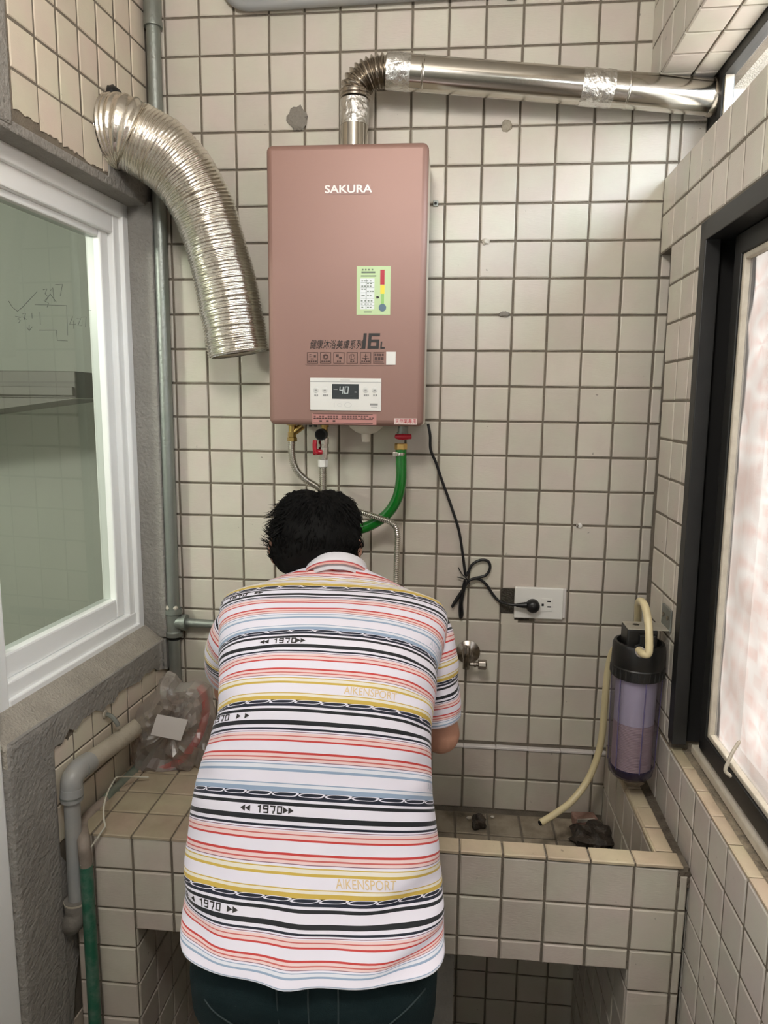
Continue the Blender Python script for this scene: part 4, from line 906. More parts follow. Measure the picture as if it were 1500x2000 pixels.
q = MB().lathe((fxx, fyy, zc0 - .012), (0, 0, 1), [(0, .0625), (.003, .0665), (.030, .0678), (.033, .0655), (.036, .0668), (hc_ + .004, .0655), (hc_ + .012, .0625), (hc_ + .013, .056), (hc_ - .004, .052), (hc_ - .005, 0)], 48); q.build('cap', M_blackpl, o, smooth=True)
for k in range(28):
    a_ = 2 * PI * k / 28; P = [Vector((fxx + math.cos(a_) * .0668, fyy + math.sin(a_) * .0668, z)) for z in (zc0 - .006, zc0 + .016)]
    q = MB(); q.tube(P, .0022, 5); q.build('cap_grip', M_blackpl, o)
zt_ = at(1236, 1222, -.28).z
q = MB().box((fxx - .040, fyy - .034, zc1 - .012), (fxx + .036, fyy + .034, zt_)); q.box((fxx - .012, fyy - .046, zc1 - .03), (fxx + .030, fyy + .04, zt_ - .010)); q.build('head', M_blackpl, o, bevel=.004)
MB().lathe((fxx - .01, fyy + .004, zt_ - .004), (0, 0, 1), [(0, .011), (.006, .011), (.007, .008)], 6).build('mounting_bolt', M_rubber, o)
bx = Rp(.28, 0, 1.2).x
q = MB().box((fxx - .040, fyy - .036, zt_), (bx - .004, fyy + .030, zt_ + .0025)); q.build('bracket_arm', mat('dusty_bracket', (.46, .43, .36), .6, metal=.2, dirt=.4, dirtcol=(.2, .18, .14), scale=30), o, bevel=.001)
q = MB().box((bx - .006, fyy - .04, zt_ - .002), (bx - .001, fyy + .034, zt_ + .055)); q.build('bracket_plate', M_galv, o, bevel=.002)
for dy in (-.022, .014): MB().lathe((bx - .006, fyy + dy, zt_ + .03), (-1, 0, 0), [(0, .0065), (.003, .0065), (.004, .004)], 6).build('bracket_bolt', M_chrome, o)
pc = at(1250, 1272, fyy - .06)
MB().lathe((pc.x, fyy - .044, pc.z), (0, -1, 0), [(0, .014), (.004, .014), (.005, .011), (.022, .011), (.023, .0)], 8).build('front_port', M_blackpl, o)
MB().lathe((pc.x, fyy - .060, pc.z), (0, -1, 0), [(0, .0125), (.010, .013), (.012, .0115)], 16).build('thread_tape', M_paper, o)
o = thing('filter_hose', 'cream plastic hose looped over the top of the filter canister', 'hose')
q = MB(); q.tube(path([(1248, 1270, fyy - .062), (1256, 1277, fyy - .088), (1266, 1276, fyy - .096), (1268, 1255, fyy - .09), (1266, 1215, fyy - .065), (1260, 1185, fyy - .035), (1252, 1174, fyy - .0), (1247, 1180, fyy + .04), (1246, 1205, fyy + .075), (1244, 1235, fyy + .10), (1240, 1262, fyy + .125), (1225, 1290, fyy + .15)], 8), .0098, 16); q.build('tube', M_hose, o, smooth=True)
o = thing('drain_hose', 'long cream hose hanging behind the filter canister into the sink', 'hose')
q = MB(); q.tube(path([(1205, 1262, -.215), (1194, 1280, -.19), (1186, 1320, -.17), (1181, 1380, -.16), (1176, 1435, -.15), (1166, 1480, -.15), (1147, 1525, -.165), (1118, 1563, -.19), (1088, 1587, -.215), (1056, 1607, -.235)], 8), .0098, 16); q.build('tube', M_hose, o, smooth=True)
c0, c1 = at(1058, 1606, -.2335), at(1054, 1608, -.2375); MB().tube([c0, c1], [.0070, .0070], 14).build('open_end', M_dark, o)
# ------------------------------------------------------------------ things in the sink and on the rim
def lump(name, label, cat, px, py, z, r, m, seed=1, amp=.35, freq=1.6, group=None):
    p = on_plane(px, py, (0, 0, z), (0, 0, 1)); q = MB(); s = Vector((seed * 3.1, seed * 1.7, 0))
    r = Vector(r); q.ball((0, 0, 0), r, 18, 12, lambda d: 1 + amp * noise.noise(d * freq + s)); lo = min(v.z for v in q.v)
    for v in q.v: v.z = max(v.z, lo * .6)
    lo = min(v.z for v in q.v)
    for v in q.v: v += Vector((p.x, p.y, z - lo))
    return tag(q.build(name, m, smooth=True), label, cat, group)
FZ = .5172
ob = thing('brick_fragment', 'broken reddish brick fragment lying in the sink beside the hose', 'brick')
p = on_plane(1140, 1612, (0, 0, FZ), (0, 0, 1)); q = MB(); Mx = Matrix.Translation(p + Vector((0, 0, .016))) @ Matrix.Rotation(.2, 4, 'Z'); q.box((-.035, -.018, -.016), (.035, .020, .018), Mx)
for v in q.v: v += Vector((R.uniform(-.005, .005), R.uniform(-.004, .004), R.uniform(-.003, .003) if v.z > p.z + .01 else 0))
q.build('brick_body', M_brickbit, ob, bevel=.004)
q = MB().box((-.03, -.0195, .006), (.028, -.0165, .018), Mx); q.build('mortar_crust', M_plaster, ob, bevel=.002)
lump('wet_rubble', 'dark wet lump of rubble over the drain in the sink corner', 'rubble', 1158, 1648, FZ, (.062, .055, .034), M_rock, 2, .5, 2.2)
lump('wet_rubble', 'small black lump of rubble at the left of the sink floor', 'rubble', 935, 1615, FZ, (.022, .022, .022), M_rock, 5, .5)
lump('mortar_crumb', 'tiny pale mortar crumb beside the black lump in the sink', 'mortar', 916, 1599, FZ, (.009, .007, .005), M_plaster, 6)
lump('mortar_crumb', 'tiny pale mortar crumb between the black lump and the hose end', 'mortar', 962, 1597, FZ, (.006, .005, .004), M_plaster, 7)
lump('plaster_clump', 'brown plaster clump on the sink rim under the filter canister', 'plaster', 1236, 1534, .767, (.026, .014, .012), mat('brown_plaster', (.36, .29, .21), .95, dirt=.5, scale=60, bump=.6), 8)
# marks and fixings on the back wall
def wall_lump(px, py, r, m, label, cat, name, seed):
    p = at(px, py, 0); q = MB(); q.ball((p.x, -.002, p.z), r, 14, 9, lambda d: 1 + .5 * noise.noise(d * 2 + Vector((seed, 0, 0)))); return tag(q.build(name, m, smooth=True), label, cat)
wall_lump(948, 472, (.012, .007, .008), M_plaster, 'small plaster lump stuck on the tiles right of the heater', 'plaster', 'plaster_clump', 3)
wall_lump(985, 614, (.014, .005, .008), mat('grey_plaster', (.24, .22, .19), .95, bump=.6), 'flat grey plaster dab on the grout line right of the green label', 'plaster', 'plaster_clump', 4)
wall_lump(990, 246, (.014, .004, .015), mat('ochre_plaster', (.36, .32, .25), .95, bump=.6), 'grey brown plaster dab on the tiles below the flue pipe', 'plaster', 'plaster_clump', 9)
wall_lump(580, 232, (.028, .0026, .030), MATS['grey_plaster'], 'thin grey cement smear on the tiles left of the flue elbow', 'cement', 'cement_smear', 11)
o = thing('wall_plug', 'white wall plug with a screw between the power cord and the right corner', 'wall plug')
p = at(1132, 1026, 0); MB().lathe((p.x, -.0, p.z), (0, -1, 0), [(0, .007), (.006, .0065), (.007, 0)], 14).build('plug_body', M_white, o, smooth=True); MB().lathe((p.x - .008, -.0, p.z), (0, -1, 0), [(0, .005), (.008, .004), (.009, 0)], 10).build('screw', M_chrome, o)
o = thing('wall_clip', 'small square metal clip on the wall at the right side of the heater', 'clip')
p = at(851, 398, 0); MB().box((p.x - .007, -.004, p.z - .008), (p.x + .007, -.0003, p.z + .008)).build('clip_plate', M_galv, o, bevel=.001); MB().lathe((p.x, -.004, p.z), (0, -1, 0), [(0, .004), (.003, .004), (.004, 0)], 8).build('clip_screw', M_blackpl, o)
p = LP(205, 1395, .002); o = thing('pipe_hook', 'rusty pipe hook on the left wall above the waste pipe', 'hook')
q = MB(); q.tube(curve([p, p + NL * .018 + Vector((0, 0, -.004)), p + NL * .034 + Vector((0, 0, -.022)), p + NL * .036 + Vector((0, 0, -.03))], 5), .006, 8); q.build('hook_bar', M_galv, o, smooth=True); MB().lathe(p, NL, [(0, .012), (.004, .011), (.005, 0)], 12).build('hook_plate', M_pvc_dusty, o)
# ------------------------------------------------------------------ plastic bag on the counter
m_b = bpy.data.materials.new('crumpled_clear_film'); m_b.use_nodes = True; nt = m_b.node_tree; N = nt.nodes; L = nt.links; N.remove(N['Principled BSDF'])
t_ = N.new('ShaderNodeBsdfTransparent'); t_.inputs[0].default_value = (.90, .87, .85, 1); g_ = N.new('ShaderNodeBsdfGlossy'); g_.inputs['Roughness'].default_value = .22; d_2 = N.new('ShaderNodeBsdfTranslucent'); d_2.inputs[0].default_value = (.62, .57, .54, 1)
d_3 = N.new('ShaderNodeBsdfDiffuse'); d_3.inputs[0].default_value = (.62, .57, .54, 1)
lw = N.new('ShaderNodeLayerWeight'); lw.inputs[0].default_value = .35
mr_ = N.new('ShaderNodeMapRange'); mr_.inputs[3].default_value = .42; mr_.inputs[4].default_value = .85; L.new(lw.outputs['Facing'], mr_.inputs[0])
m5 = N.new('ShaderNodeMixShader'); m5.inputs[0].default_value = .5; L.new(d_2.outputs[0], m5.inputs[1]); L.new(d_3.outputs[0], m5.inputs[2])
m6 = N.new('ShaderNodeMixShader'); m6.inputs[0].default_value = .35; L.new(m5.outputs[0], m6.inputs[1]); L.new(g_.outputs[0], m6.inputs[2])
m7 = N.new('ShaderNodeMixShader'); L.new(mr_.outputs[0], m7.inputs[0]); L.new(t_.outputs[0], m7.inputs[1]); L.new(m6.outputs[0], m7.inputs[2]); L.new(m7.outputs[0], N['Material Output'].inputs[0])
o = thing('plastic_bag', 'crumpled clear plastic bag with a white label standing on the counter', 'bag')
BY = -.22
outl = [(272, 1518), (262, 1470), (265, 1420), (272, 1385), (300, 1350), (327, 1312), (340, 1316), (356, 1340), (385, 1332), (408, 1345), (418, 1400), (425, 1450), (420, 1500), (400, 1520), (340, 1526)]
P = [at(x, y, BY) for x, y in outl]; cx = sum(p.x for p in P) / len(P); cz = sum(p.z for p in P) / len(P)
def bag_r(a_):
    best = None; d = (math.cos(a_), math.sin(a_))
    for i in range(len(P)):
        p1, p2 = P[i], P[(i + 1) % len(P)]; ex, ez = p2.x - p1.x, p2.z - p1.z; den = d[0] * ez - d[1] * ex
        if abs(den) < 1e-9: continue
        t = ((p1.x - cx) * ez - (p1.z - cz) * ex) / den; s = ((p1.x - cx) * d[1] - (p1.z - cz) * d[0]) / den
        if t > 0 and -1e-6 <= s <= 1 + 1e-6: best = t if best is None else max(best, t)
    return best or .08
q = MB(); seg, rg = 44, 24
for i in range(rg + 1):
    th = PI * i / rg
    for k in range(seg):
        a_ = 2 * PI * k / seg; r = bag_r(a_) * math.sin(th) ** .55 if 0 < i < rg else 0
        v = Vector((cx + math.cos(a_) * r, BY - math.cos(th) * .075, cz + math.sin(a_) * r))
        cr1 = noise.noise(v * 16) * .030 - abs(noise.noise(v * 27 + Vector((5, 1, 2)))) * .034 + R.uniform(-.003, .003)
        v += Vector((noise.noise(v * 17 + Vector((9, 0, 0))) * .010, -math.cos(th) * cr1 * 1.4 + .008 * noise.noise(v * 12), noise.noise(v * 17 + Vector((0, 9, 0))) * .010))
        v.z = max(v.z, .7475); q.v.append(v)
for i in range(rg):
    for k in range(seg): a_, b_ = i * seg + k, i * seg + (k + 1) % seg; q.f.append((a_, b_, b_ + seg, a_ + seg))
ob = q.build('bag_film', m_b, o, smooth=True, auto=9, weld=True)
LY = -.315
q = MB(); lc = [at(x, y, LY) for x, y in ((307, 1395), (367, 1406), (353, 1447), (294, 1435))]; q.hexa(lc, [p + Vector((0, .0006, 0)) for p in lc]); q.build('paper_label', M_paper, o)
q = MB(); q.tube(path([(286, 1510, -.27), (320, 1502, -.26), (355, 1482, -.25), (382, 1450, -.24), (396, 1418, -.22), (402, 1385, -.20), (399, 1360, -.19), (390, 1340, -.18)], 8), .0115, 14)
tag(q.build('red_hose', M_redhose, smooth=True), 'short red rubber hose curled inside the clear plastic bag', 'hose')
# ================================================================== the person
PER = .15                                     # repeat of the stripe pattern along the cloth, metres
def spow(x, e): return math.copysign(abs(x) ** e, x)
def catmull(ts, vs, t):
    for i in range(len(ts) - 1):
        if t <= ts[i + 1] or i == len(ts) - 2: break
    f = (t - ts[i]) / (ts[i + 1] - ts[i]); g = lambda k: vs[max(0, min(len(vs) - 1, k))]
    a, b, c, d = g(i - 1), g(i), g(i + 1), g(i + 2)
    return .5 * ((2 * b) + (c - a) * f + (2 * a - 5 * b + 4 * c - d) * f * f + (3 * b - a - 3 * c + d) * f ** 3)
#         idx   backY   backZ   nY    nZ    b     pxL  pxR  pxY
ST = [(5.92, -1.088, .846, -1.0, .05, .135, 369, 868, 1832),
      (5.0, -.993, .932, -.95, .30, .130, 371, 863, 1732),
      (4.0, -.905, 1.078, -.87, .50, .128, 389, 847, 1566),
      (3.0, -.838, 1.230, -.70, .71, .122, 428, 842, 1424),
      (2.0, -.738, 1.338, -.50, .87, .110, 432, 856, 1312),
      (1.0, -.604, 1.394, -.35, .94, .068, 431, 872, 1196),
      (.70, -.562, 1.404, -.40, .92, .060, 476, 828, 1158),
      (.40, -.508, 1.434, -.50, .87, .058, 590, 734, 1120)]
ST = ST[::-1]; T_ = [s[0] for s in ST]
rowsd = []
for s in ST:
    nY, nZ = s[3], s[4]; l = math.hypot(nY, nZ); nY /= l; nZ /= l; b = s[5]
    yc, zc = s[1] - b * nY, s[2] - b * nZ
    xl, xr = at(s[6], s[8], yc).x, at(s[7], s[8], yc).x
    rowsd.append(((xl + xr) / 2, yc, zc, (xr - xl) / 2, b, nY, nZ))
def ring(idx, scale=1.0, seg=96, wr=True):
    x, y, z, a, b, nY, nZ = [catmull(T_, [r[k] for r in rowsd], idx) for k in range(7)]
    l = math.hypot(nY, nZ); n = Vector((0, nY / l, nZ / l)); dense = []
    ex = .80 if idx > 1.2 else .80 + .2 * (1.2 - idx) / .8
    for k in range(360):
        ph = 2 * PI * k / 360 - PI                                   # 0 = middle of the back
        p = Vector((x, y, z)) + Vector((1, 0, 0)) * (a * scale * spow(math.sin(ph), ex)) + n * (b * scale * spow(math.cos(ph), ex))
        dense.append(p)
    L = [0.0]
    for k in range(360): L.append(L[-1] + (dense[(k + 1) % 360] - dense[k]).length)
    out = []; j = 0
    for k in range(seg):
        s = L[-1] * k / seg
        while L[j + 1] < s: j += 1
        f = (s - L[j]) / max(1e-9, L[j + 1] - L[j]); out.append(dense[j % 360].lerp(dense[(j + 1) % 360], f))
    return out, L[-1], Vector((x, y, z))
NR_, NS = 118, 120
idxs = [.40 + (5.92 - .40) * i / NR_ for i in range(NR_ + 1)]
grid, per = [], []
for i, t in enumerate(idxs):
    rg_, pl, c = ring(t, 1.0, NS); row = []
    for k, p in enumerate(rg_):
        d = (p - c).normalized(); s = (k / NS - .5) * pl             # arc length from the middle of the back
        w = .0045 * noise.noise(Vector((s * 7, t * 1.3, 1.0))) + .0022 * noise.noise(Vector((s * 16, t * 3.0, 4.0)))
        if t > 4.3:                                                  # soft folds over the hips, gathered on the right
            h = min(1, (t - 4.3) / .8)
            w += h * (.006 * math.sin(s * 46 + 1.5 * t) * max(0, 1 - abs(s) / .30)) * .55
            w += h * .012 * math.exp(-((s - .20) / .07) ** 2) * math.sin(t * 9.0 + s * 18)
            w += h * .008 * math.exp(-((s + .22) / .06) ** 2) * math.sin(t * 7.0 - s * 20)
            w += max(0, t - 5.2) * .012 * math.exp(-((s + .02) / .03) ** 2)
        if t < 1.25: w += .006 * (1.25 - t) * noise.noise(Vector((s * 40, t * 16, 2)))
        if 2.2 < t < 4.2: w += .005 * math.exp(-((abs(s) - .215) / .03) ** 2) * math.sin(t * 13 + s * 9)
        row.append(p + d * w)
    grid.append(row); per.append(pl)
class UVM(MB):
    def __init__(s): super().__init__(); s.uvs = []
    def grid(s, rows, uv, close=True):
        o = len(s.v); n = len(rows[0])
        for r in rows: s.v += r
        m = n if close else n - 1
        for i in range(len(rows) - 1):
            for k in range(m):
                k2 = (k + 1) % n
                s.f.append((o + i * n + k, o + i * n + k2, o + (i + 1) * n + k2, o + (i + 1) * n + k)); s.uvs.append((uv(i, k), uv(i, k + 1), uv(i + 1, k + 1), uv(i + 1, k)))
    def build(s, *a, **k):
        ob = super().build(*a, **k); me = ob.data; l = me.uv_layers.new(name='cloth')
        for p, q in zip(me.polygons, s.uvs):
            for li, c in zip(p.loop_indices, q): l.data[li].uv = c
        return ob
def shirt_mat():
    m = bpy.data.materials.new('striped_jersey'); m.use_nodes = True; nt = m.node_tree; N = nt.nodes; L = nt.links; b = N['Principled BSDF']
    b.inputs['Roughness'].default_value = .62; b.inputs['Sheen Weight'].default_value = .15; b.inputs['Specular IOR Level'].default_value = .3
    uv = N.new('ShaderNodeUVMap'); uv.uv_map = 'cloth'; sp = N.new('ShaderNodeSeparateXYZ'); L.new(uv.outputs[0], sp.inputs[0])
    def M(op, a, b_=None, c=None):
        n = N.new('ShaderNodeMath'); n.operation = op
        for i, v in enumerate((a, b_, c)):
            if v is None: continue
            if isinstance(v, (int, float)): n.inputs[i].default_value = v
            else: L.new(v, n.inputs[i])
        return n.outputs[0]
    V, U = sp.outputs['Y'], sp.outputs['X']
    t = M('FRACT', V); par = M('MODULO', M('FLOOR', V), 2.0)
    W = (.82, .80, .90); K = (.012, .014, .018); NV = (.012, .016, .032); RD = (.58, .055, .05); RT = (.60, .14, .13); PK = (.84, .63, .62); PU = (.24, .10, .14)
    def ramp(stops):
        r = N.new('ShaderNodeValToRGB'); r.color_ramp.interpolation = 'CONSTANT'; e = r.color_ramp.elements
        e[0].position = stops[0][0]; e[0].color = (*stops[0][1], 1); e[1].position = stops[1][0]; e[1].color = (*stops[1][1], 1)
        for p, c in stops[2:]: x = e.new(p); x.color = (*c, 1)
        L.new(t, r.inputs[0]); return r.outputs[0]
    base = ramp([(0, NV), (.052, W), (.082, K), (.117, W), (.212, K), (.264, W), (.300, NV), (.322, W), (.338, PU), (.347, W), (.352, PK), (.380, RT), (.393, PK), (.426, RD), (.448, W),
                 (.558, RD), (.580, PK), (.613, RT), (.626, PK), (.655, PU), (.663, W), (1.0, W)])
    def cr(c, lc): return ramp([(0, W), (.686, c), (.697, lc), (.738, c), (.762, W), (.884, c), (.897, lc), (.928, c), (.977, NV)])
    yel = cr((.62, .44, .085), (.82, .78, .68)); blu = cr((.30, .40, .55), (.76, .78, .86))
    def mix(f, a, c, blend='MIX'):
        n = N.new('ShaderNodeMix'); n.data_type = 'RGBA'; n.blend_type = blend
        if isinstance(f, (int, float)): n.inputs[0].default_value = f
        else: L.new(f, n.inputs[0])
        for i, v in ((6, a), (7, c)):
            if isinstance(v, tuple): n.inputs[i].default_value = (*v, 1)
            else: L.new(v, n.inputs[i])
        return n.outputs[2]
    colr = mix(par, yel, blu); out = mix(M('GREATER_THAN', t, .68), base, colr)
    # chain of long white-edged ovals on the navy band
    tt = M('WRAP', t, .5, -.5); a = M('DIVIDE', M('ABSOLUTE', M('SUBTRACT', M('MULTIPLY', M('FRACT', U), 2.0), 1.0)), .93)
    bb = M('DIVIDE', M('ABSOLUTE', M('ADD', tt, 0.0)), .0215)
    r = M('ADD', M('POWER', a, 4.0), M('POWER', bb, 2.2))
    edge = M('MULTIPLY', M('GREATER_THAN', r, .58), M('LESS_THAN', r, 1.22))
    out = mix(edge, out, W)
    tcg = N.new('ShaderNodeTexNoise'); tcg.inputs['Scale'].default_value = 900; geo = N.new('ShaderNodeNewGeometry'); L.new(geo.outputs['Position'], tcg.inputs['Vector'])
    bp = N.new('ShaderNodeBump'); bp.inputs['Strength'].default_value = .12; bp.inputs['Distance'].default_value = .001; L.new(tcg.outputs['Fac'], bp.inputs['Height']); L.new(bp.outputs[0], b.inputs['Normal'])
    L.new(out, b.inputs['Base Color']); MATS['striped_jersey'] = m; return m
M_shirt = shirt_mat()
# ---- sleeves
def sleeve(pp, rad, i0, i1, seg=44):
    pts, L_ = resample(curve([at(*p) for p in pp], 12), .005); n = len(pts); q = MB()
    rr_ = [catmull([0, .33, .66, 1.0], rad, i / (n - 1)) for i in range(n)]
    q.tube(pts, rr_, seg, caps=False, up=Vector((0, -1, 0)))
    rows_ = [q.v[i * seg:(i + 1) * seg] for i in range(n)]
    for i, r in enumerate(rows_):
        for k, v in enumerate(r):
            d = (v - pts[i]).normalized(); f = i / n
            v += d * (.006 * noise.noise(Vector((k / seg * 9, f * 4, i0))) + .005 * math.sin(f * 20 + 3 * math.sin(2 * PI * k / seg)) * f * (1 - f) * 2)
    return rows_, (lambda i, k: (2 * PI * .06 * k / seg / .05, i0 + (i1 - i0) * i / (n - 1))), pts, rr_
srR = sleeve([(785, 1200, -.54), (822, 1238, -.570), (838, 1305, -.585), (851, 1400, -.585)], [.050, .067, .062, .058], 1.70, 3.80)
srL = sleeve([(520, 1195, -.54), (470, 1234, -.555), (454, 1278, -.52), (448, 1308, -.46)], [.050, .067, .062, .057], 1.7, 3.80)
person = bpy.data.objects.new('person', None)                    # replaced below by the body mesh
# ---- body: one continuous surface (torso, neck, head, arms, hands, legs)
def limb(q, pts, rad, seg=16): q.tube(pts, rad, seg); q.ball(pts[0], rad[0], 12, 8); q.ball(pts[-1], rad[-1], 12, 8)
bm_ = MB()
inner = [ring(t, .86, 40)[0] for t in (5.9, 5.4, 5, 4.5, 4, 3.5, 3, 2.5, 2, 1.6, 1.3, 1.0, .75, .5)]
o_ = 0
for r in inner: bm_.v += r
for i in range(len(inner) - 1):
    for k in range(40): bm_.f.append((i * 40 + k, (i + 1) * 40 + k, (i + 1) * 40 + (k + 1) % 40, i * 40 + (k + 1) % 40))
bm_.f.append(tuple(range(40))); bm_.f.append(tuple(reversed(range((len(inner) - 1) * 40, len(inner) * 40))))
nb = at(660, 1120, -.47); nb.z -= .065
hd = at(618, 1050, -.405)
hf = Vector((-.10, math.cos(.62), -math.sin(.62))).normalized(); hr = Vector((1, .10, 0)); hr = (hr - hf * hr.dot(hf)).normalized(); hu = hr.cross(hf)
def H(x, y, z): return hd + hr * x + hf * y + hu * z
limb(bm_, [nb, nb.lerp(hd, .55), hd + hu * -.03], [.050, .052, .055], 20)
def hball(c, r, **k):
    q = MB(); q.ball((0, 0, 0), r, 24, 16, **k); bm_.add([c + hr * v.x + hf * v.y + hu * v.z for v in q.v], q.f)
hball(H(0, -.005, .015), (.078, .094, .090)); hball(H(0, .035, -.055), (.058, .060, .062)); hball(H(0, .070, -.100), (.032, .026, .022))
hball(H(0, .100, -.030), (.012, .020, .024)); hball(H(0, .082, -.072), (.026, .018, .012)); hball(H(0, .080, .020), (.055, .018, .016))
for s in (-1, 1):
    hball(H(s * .096, -.004, -.040), (.016, .020, .036)); hball(H(s * .106, -.018, -.034), (.009, .014, .028))
for s, S_, el, wrp, hnd in ((1, srR, [(860, 1432, -.575)], (700, 1330, -.30), (660, 1290, -.20)), (-1, srL, [(452, 1345, -.43)], (560, 1290, -.22), (600, 1262, -.15))):
    sh = S_[2][4]; ep = at(*el[0]); wp = at(*wrp); hp = at(*hnd)
    limb(bm_, [sh, sh.lerp(ep, .5), ep], [.046, .050, .045], 20)
    limb(bm_, [ep, ep.lerp(wp, .3), ep.lerp(wp, .7), wp], [.046, .046, .036, .028], 20)
    f = (hp - wp).normalized(); side = f.cross(Vector((0, 0, 1))).normalized(); up_ = side.cross(f)
    pc_ = wp + f * .055
    q = MB(); q.ball((0, 0, 0), (.040, .052, .017), 16, 10); bm_.add([pc_ + side * v.x + f * v.y + up_ * v.z for v in q.v], q.f)
    for k, (dx, ln) in enumerate(((-.031, .068), (-.0105, .078), (.0105, .073), (.031, .058))):
        b0 = pc_ + side * dx + f * .036; b1 = b0 + f * ln * .45 - up_ * .008 + side * dx * .10; b2 = b1 + f * ln * .30 - up_ * .020; b3 = b2 + f * ln * .10 - up_ * .024
        limb(bm_, [b0, b1, b2, b3], [.0095, .0088, .0080, .0068], 10)
    t0 = pc_ - side * s * .028 - f * .018; t1 = t0 - side * s * .026 + f * .026 - up_ * .008; t2 = t1 - side * s * .004 + f * .030 - up_ * .012
    limb(bm_, [t0, t1, t2], [.0125, .0105, .0085], 10)
hipc = Vector((ring(5.9)[2].x, -.945, .84))
for s in (-1, 1):
    hp_ = hipc + Vector((s * .095, 0, -.06)); kn = Vector((hipc.x + s * .115, -.935, .29)); an = Vector((hipc.x + s * .125, -.985, -.21))
    limb(bm_, [hp_, hp_.lerp(kn, .5), kn], [.088, .074, .056], 20); limb(bm_, [kn, kn.lerp(an, .35), an], [.056, .054, .036], 20)
    limb(bm_, [an + Vector((0, -.03, -.05)), an + Vector((s * .015, .07, -.055)), an + Vector((s * .02, .15, -.062))], [.034, .034, .022], 14)
def voxel(ob, size, smooth=6):
    md = ob.modifiers.new('union', 'REMESH'); md.mode = 'VOXEL'; md.voxel_size = size; md.use_smooth_shade = True
    ms = ob.modifiers.new('soft', 'SMOOTH'); ms.factor = .5; ms.iterations = smooth
    dg = bpy.context.evaluated_depsgraph_get(); me = bpy.data.meshes.new_from_object(ob.evaluated_get(dg)); ob.modifiers.clear(); old = ob.data; ob.data = me; bpy.data.meshes.remove(old)
    for p in me.polygons: p.use_smooth = True
body = bm_.build('person', M_skin); voxel(body, .0048, 5)
tag(body, 'person bent over the sink in a striped polo shirt and dark trousers, seen from behind', 'person')
person = body
# ---- shirt
q = UVM()
q.grid(grid, lambda i, k: ((k / NS - .5) * per[min(i, NR_)] / .05 + .3 * math.floor(idxs[min(i, NR_)]), idxs[min(i, NR_)]))
q.grid(srR[0], srR[1]); q.grid(srL[0], srL[1])
shirt = q.build('polo_shirt', M_shirt, person, smooth=True, auto=80)
md = shirt.modifiers.new('cloth', 'SOLIDIFY'); md.thickness = .0016; md.offset = 0.0
def project(p):
    c = RW @ (p - CAM); return 750 + F_PX * c.x / c.z, 1000 + F_PX * c.y / c.z
def surf(fi, fk):
    fi = max(0, min(NR_ - 1e-4, fi)); i = int(fi); k = int(math.floor(fk)); a, b = fi - i, fk - k
    g = lambda i_, k_: grid[i_][k_ % NS]
    p = (g(i, k) * (1 - b) + g(i, k + 1) * b) * (1 - a) + (g(i + 1, k) * (1 - b) + g(i + 1, k + 1) * b) * a
    n = (g(i, k + 1) - g(i, k)).cross(g(i + 1, k) - g(i, k)).normalized()
    if n.dot(CAM - p) < 0 and abs(k % NS - NS / 2) < NS / 4: n = -n
    return p, n
def shirt_text(txt, px, py, h, m, wide=1.0, name='lettering', idx=None, **kw):
    best = min(((abs(project(grid[i][k])[0] - px) + abs(project(grid[i][k])[1] - py) * (1 if idx is None else 0) + (0 if idx is None else 400 * abs(idxs[i] - idx)), i, k) for i in range(0, NR_, 1) for k in range(NS // 4, 3 * NS // 4)))
    _, i0, k0 = best
    if idx is not None: i0 = (idx - idxs[0]) / (idxs[1] - idxs[0])
    me = text_mesh(txt, h, **kw); di = idxs[1] - idxs[0]
    for v in me.vertices:
        p, n = surf(i0 - v.co.y / PER / di, k0 + v.co.x * wide / (per[int(i0)] / NS)); v.co = p + n * .0016
    me.name = name; me.materials.clear(); me.materials.append(m); o = bpy.data.objects.new(name, me); COL.objects.link(o); o.parent = shirt; return o
def shirt_year(px, idx, h=.0118, w=.0098, gap=.0032, t=.0021):
    """the figures 1970 in wide square strokes, laid on the cloth"""
    i0 = (idx - idxs[0]) / (idxs[1] - idxs[0]); di = idxs[1] - idxs[0]; dk = per[int(i0)] / NS
    _, k0 = min((abs(project(grid[int(i0)][k])[0] - px), k) for k in range(NS // 4, 3 * NS // 4))
    V = lambda x, a, b: (x, a, x + t, b); Hh = lambda y, a, b: (a, y, b, y + t)
    figs = {'1': [V(w * .62, 0, h), Hh(h - t * 1.6, w * .30, w * .62)], '9': [V(0, h * .45, h), V(w - t, 0, h), Hh(h - t, 0, w), Hh(h * .45, 0, w), Hh(0, w * .1, w)],
            '7': [Hh(h - t, 0, w), V(w * .72, h * .3, h - t), V(w * .5, 0, h * .35)], '0': [V(0, 0, h), V(w - t, 0, h), Hh(0, 0, w), Hh(h - t, 0, w)]}
    x0 = -(4 * w + 3 * gap) / 2
    for n_, ch in enumerate('1970'):
        q = MB()
        for a, b, c, d in figs[ch]:
            P = []
            for x, y in ((a, b), (c, b), (c, d), (a, d)):
                p, n = surf(i0 - (y - h / 2) / PER / di, k0 + (x0 + n_ * (w + gap) + x) / dk); P.append((p, n))
            q.hexa([p + n * .0008 for p, n in P], [p + n * .0016 for p, n in P])
        q.build('year_figure', M_ink, shirt)
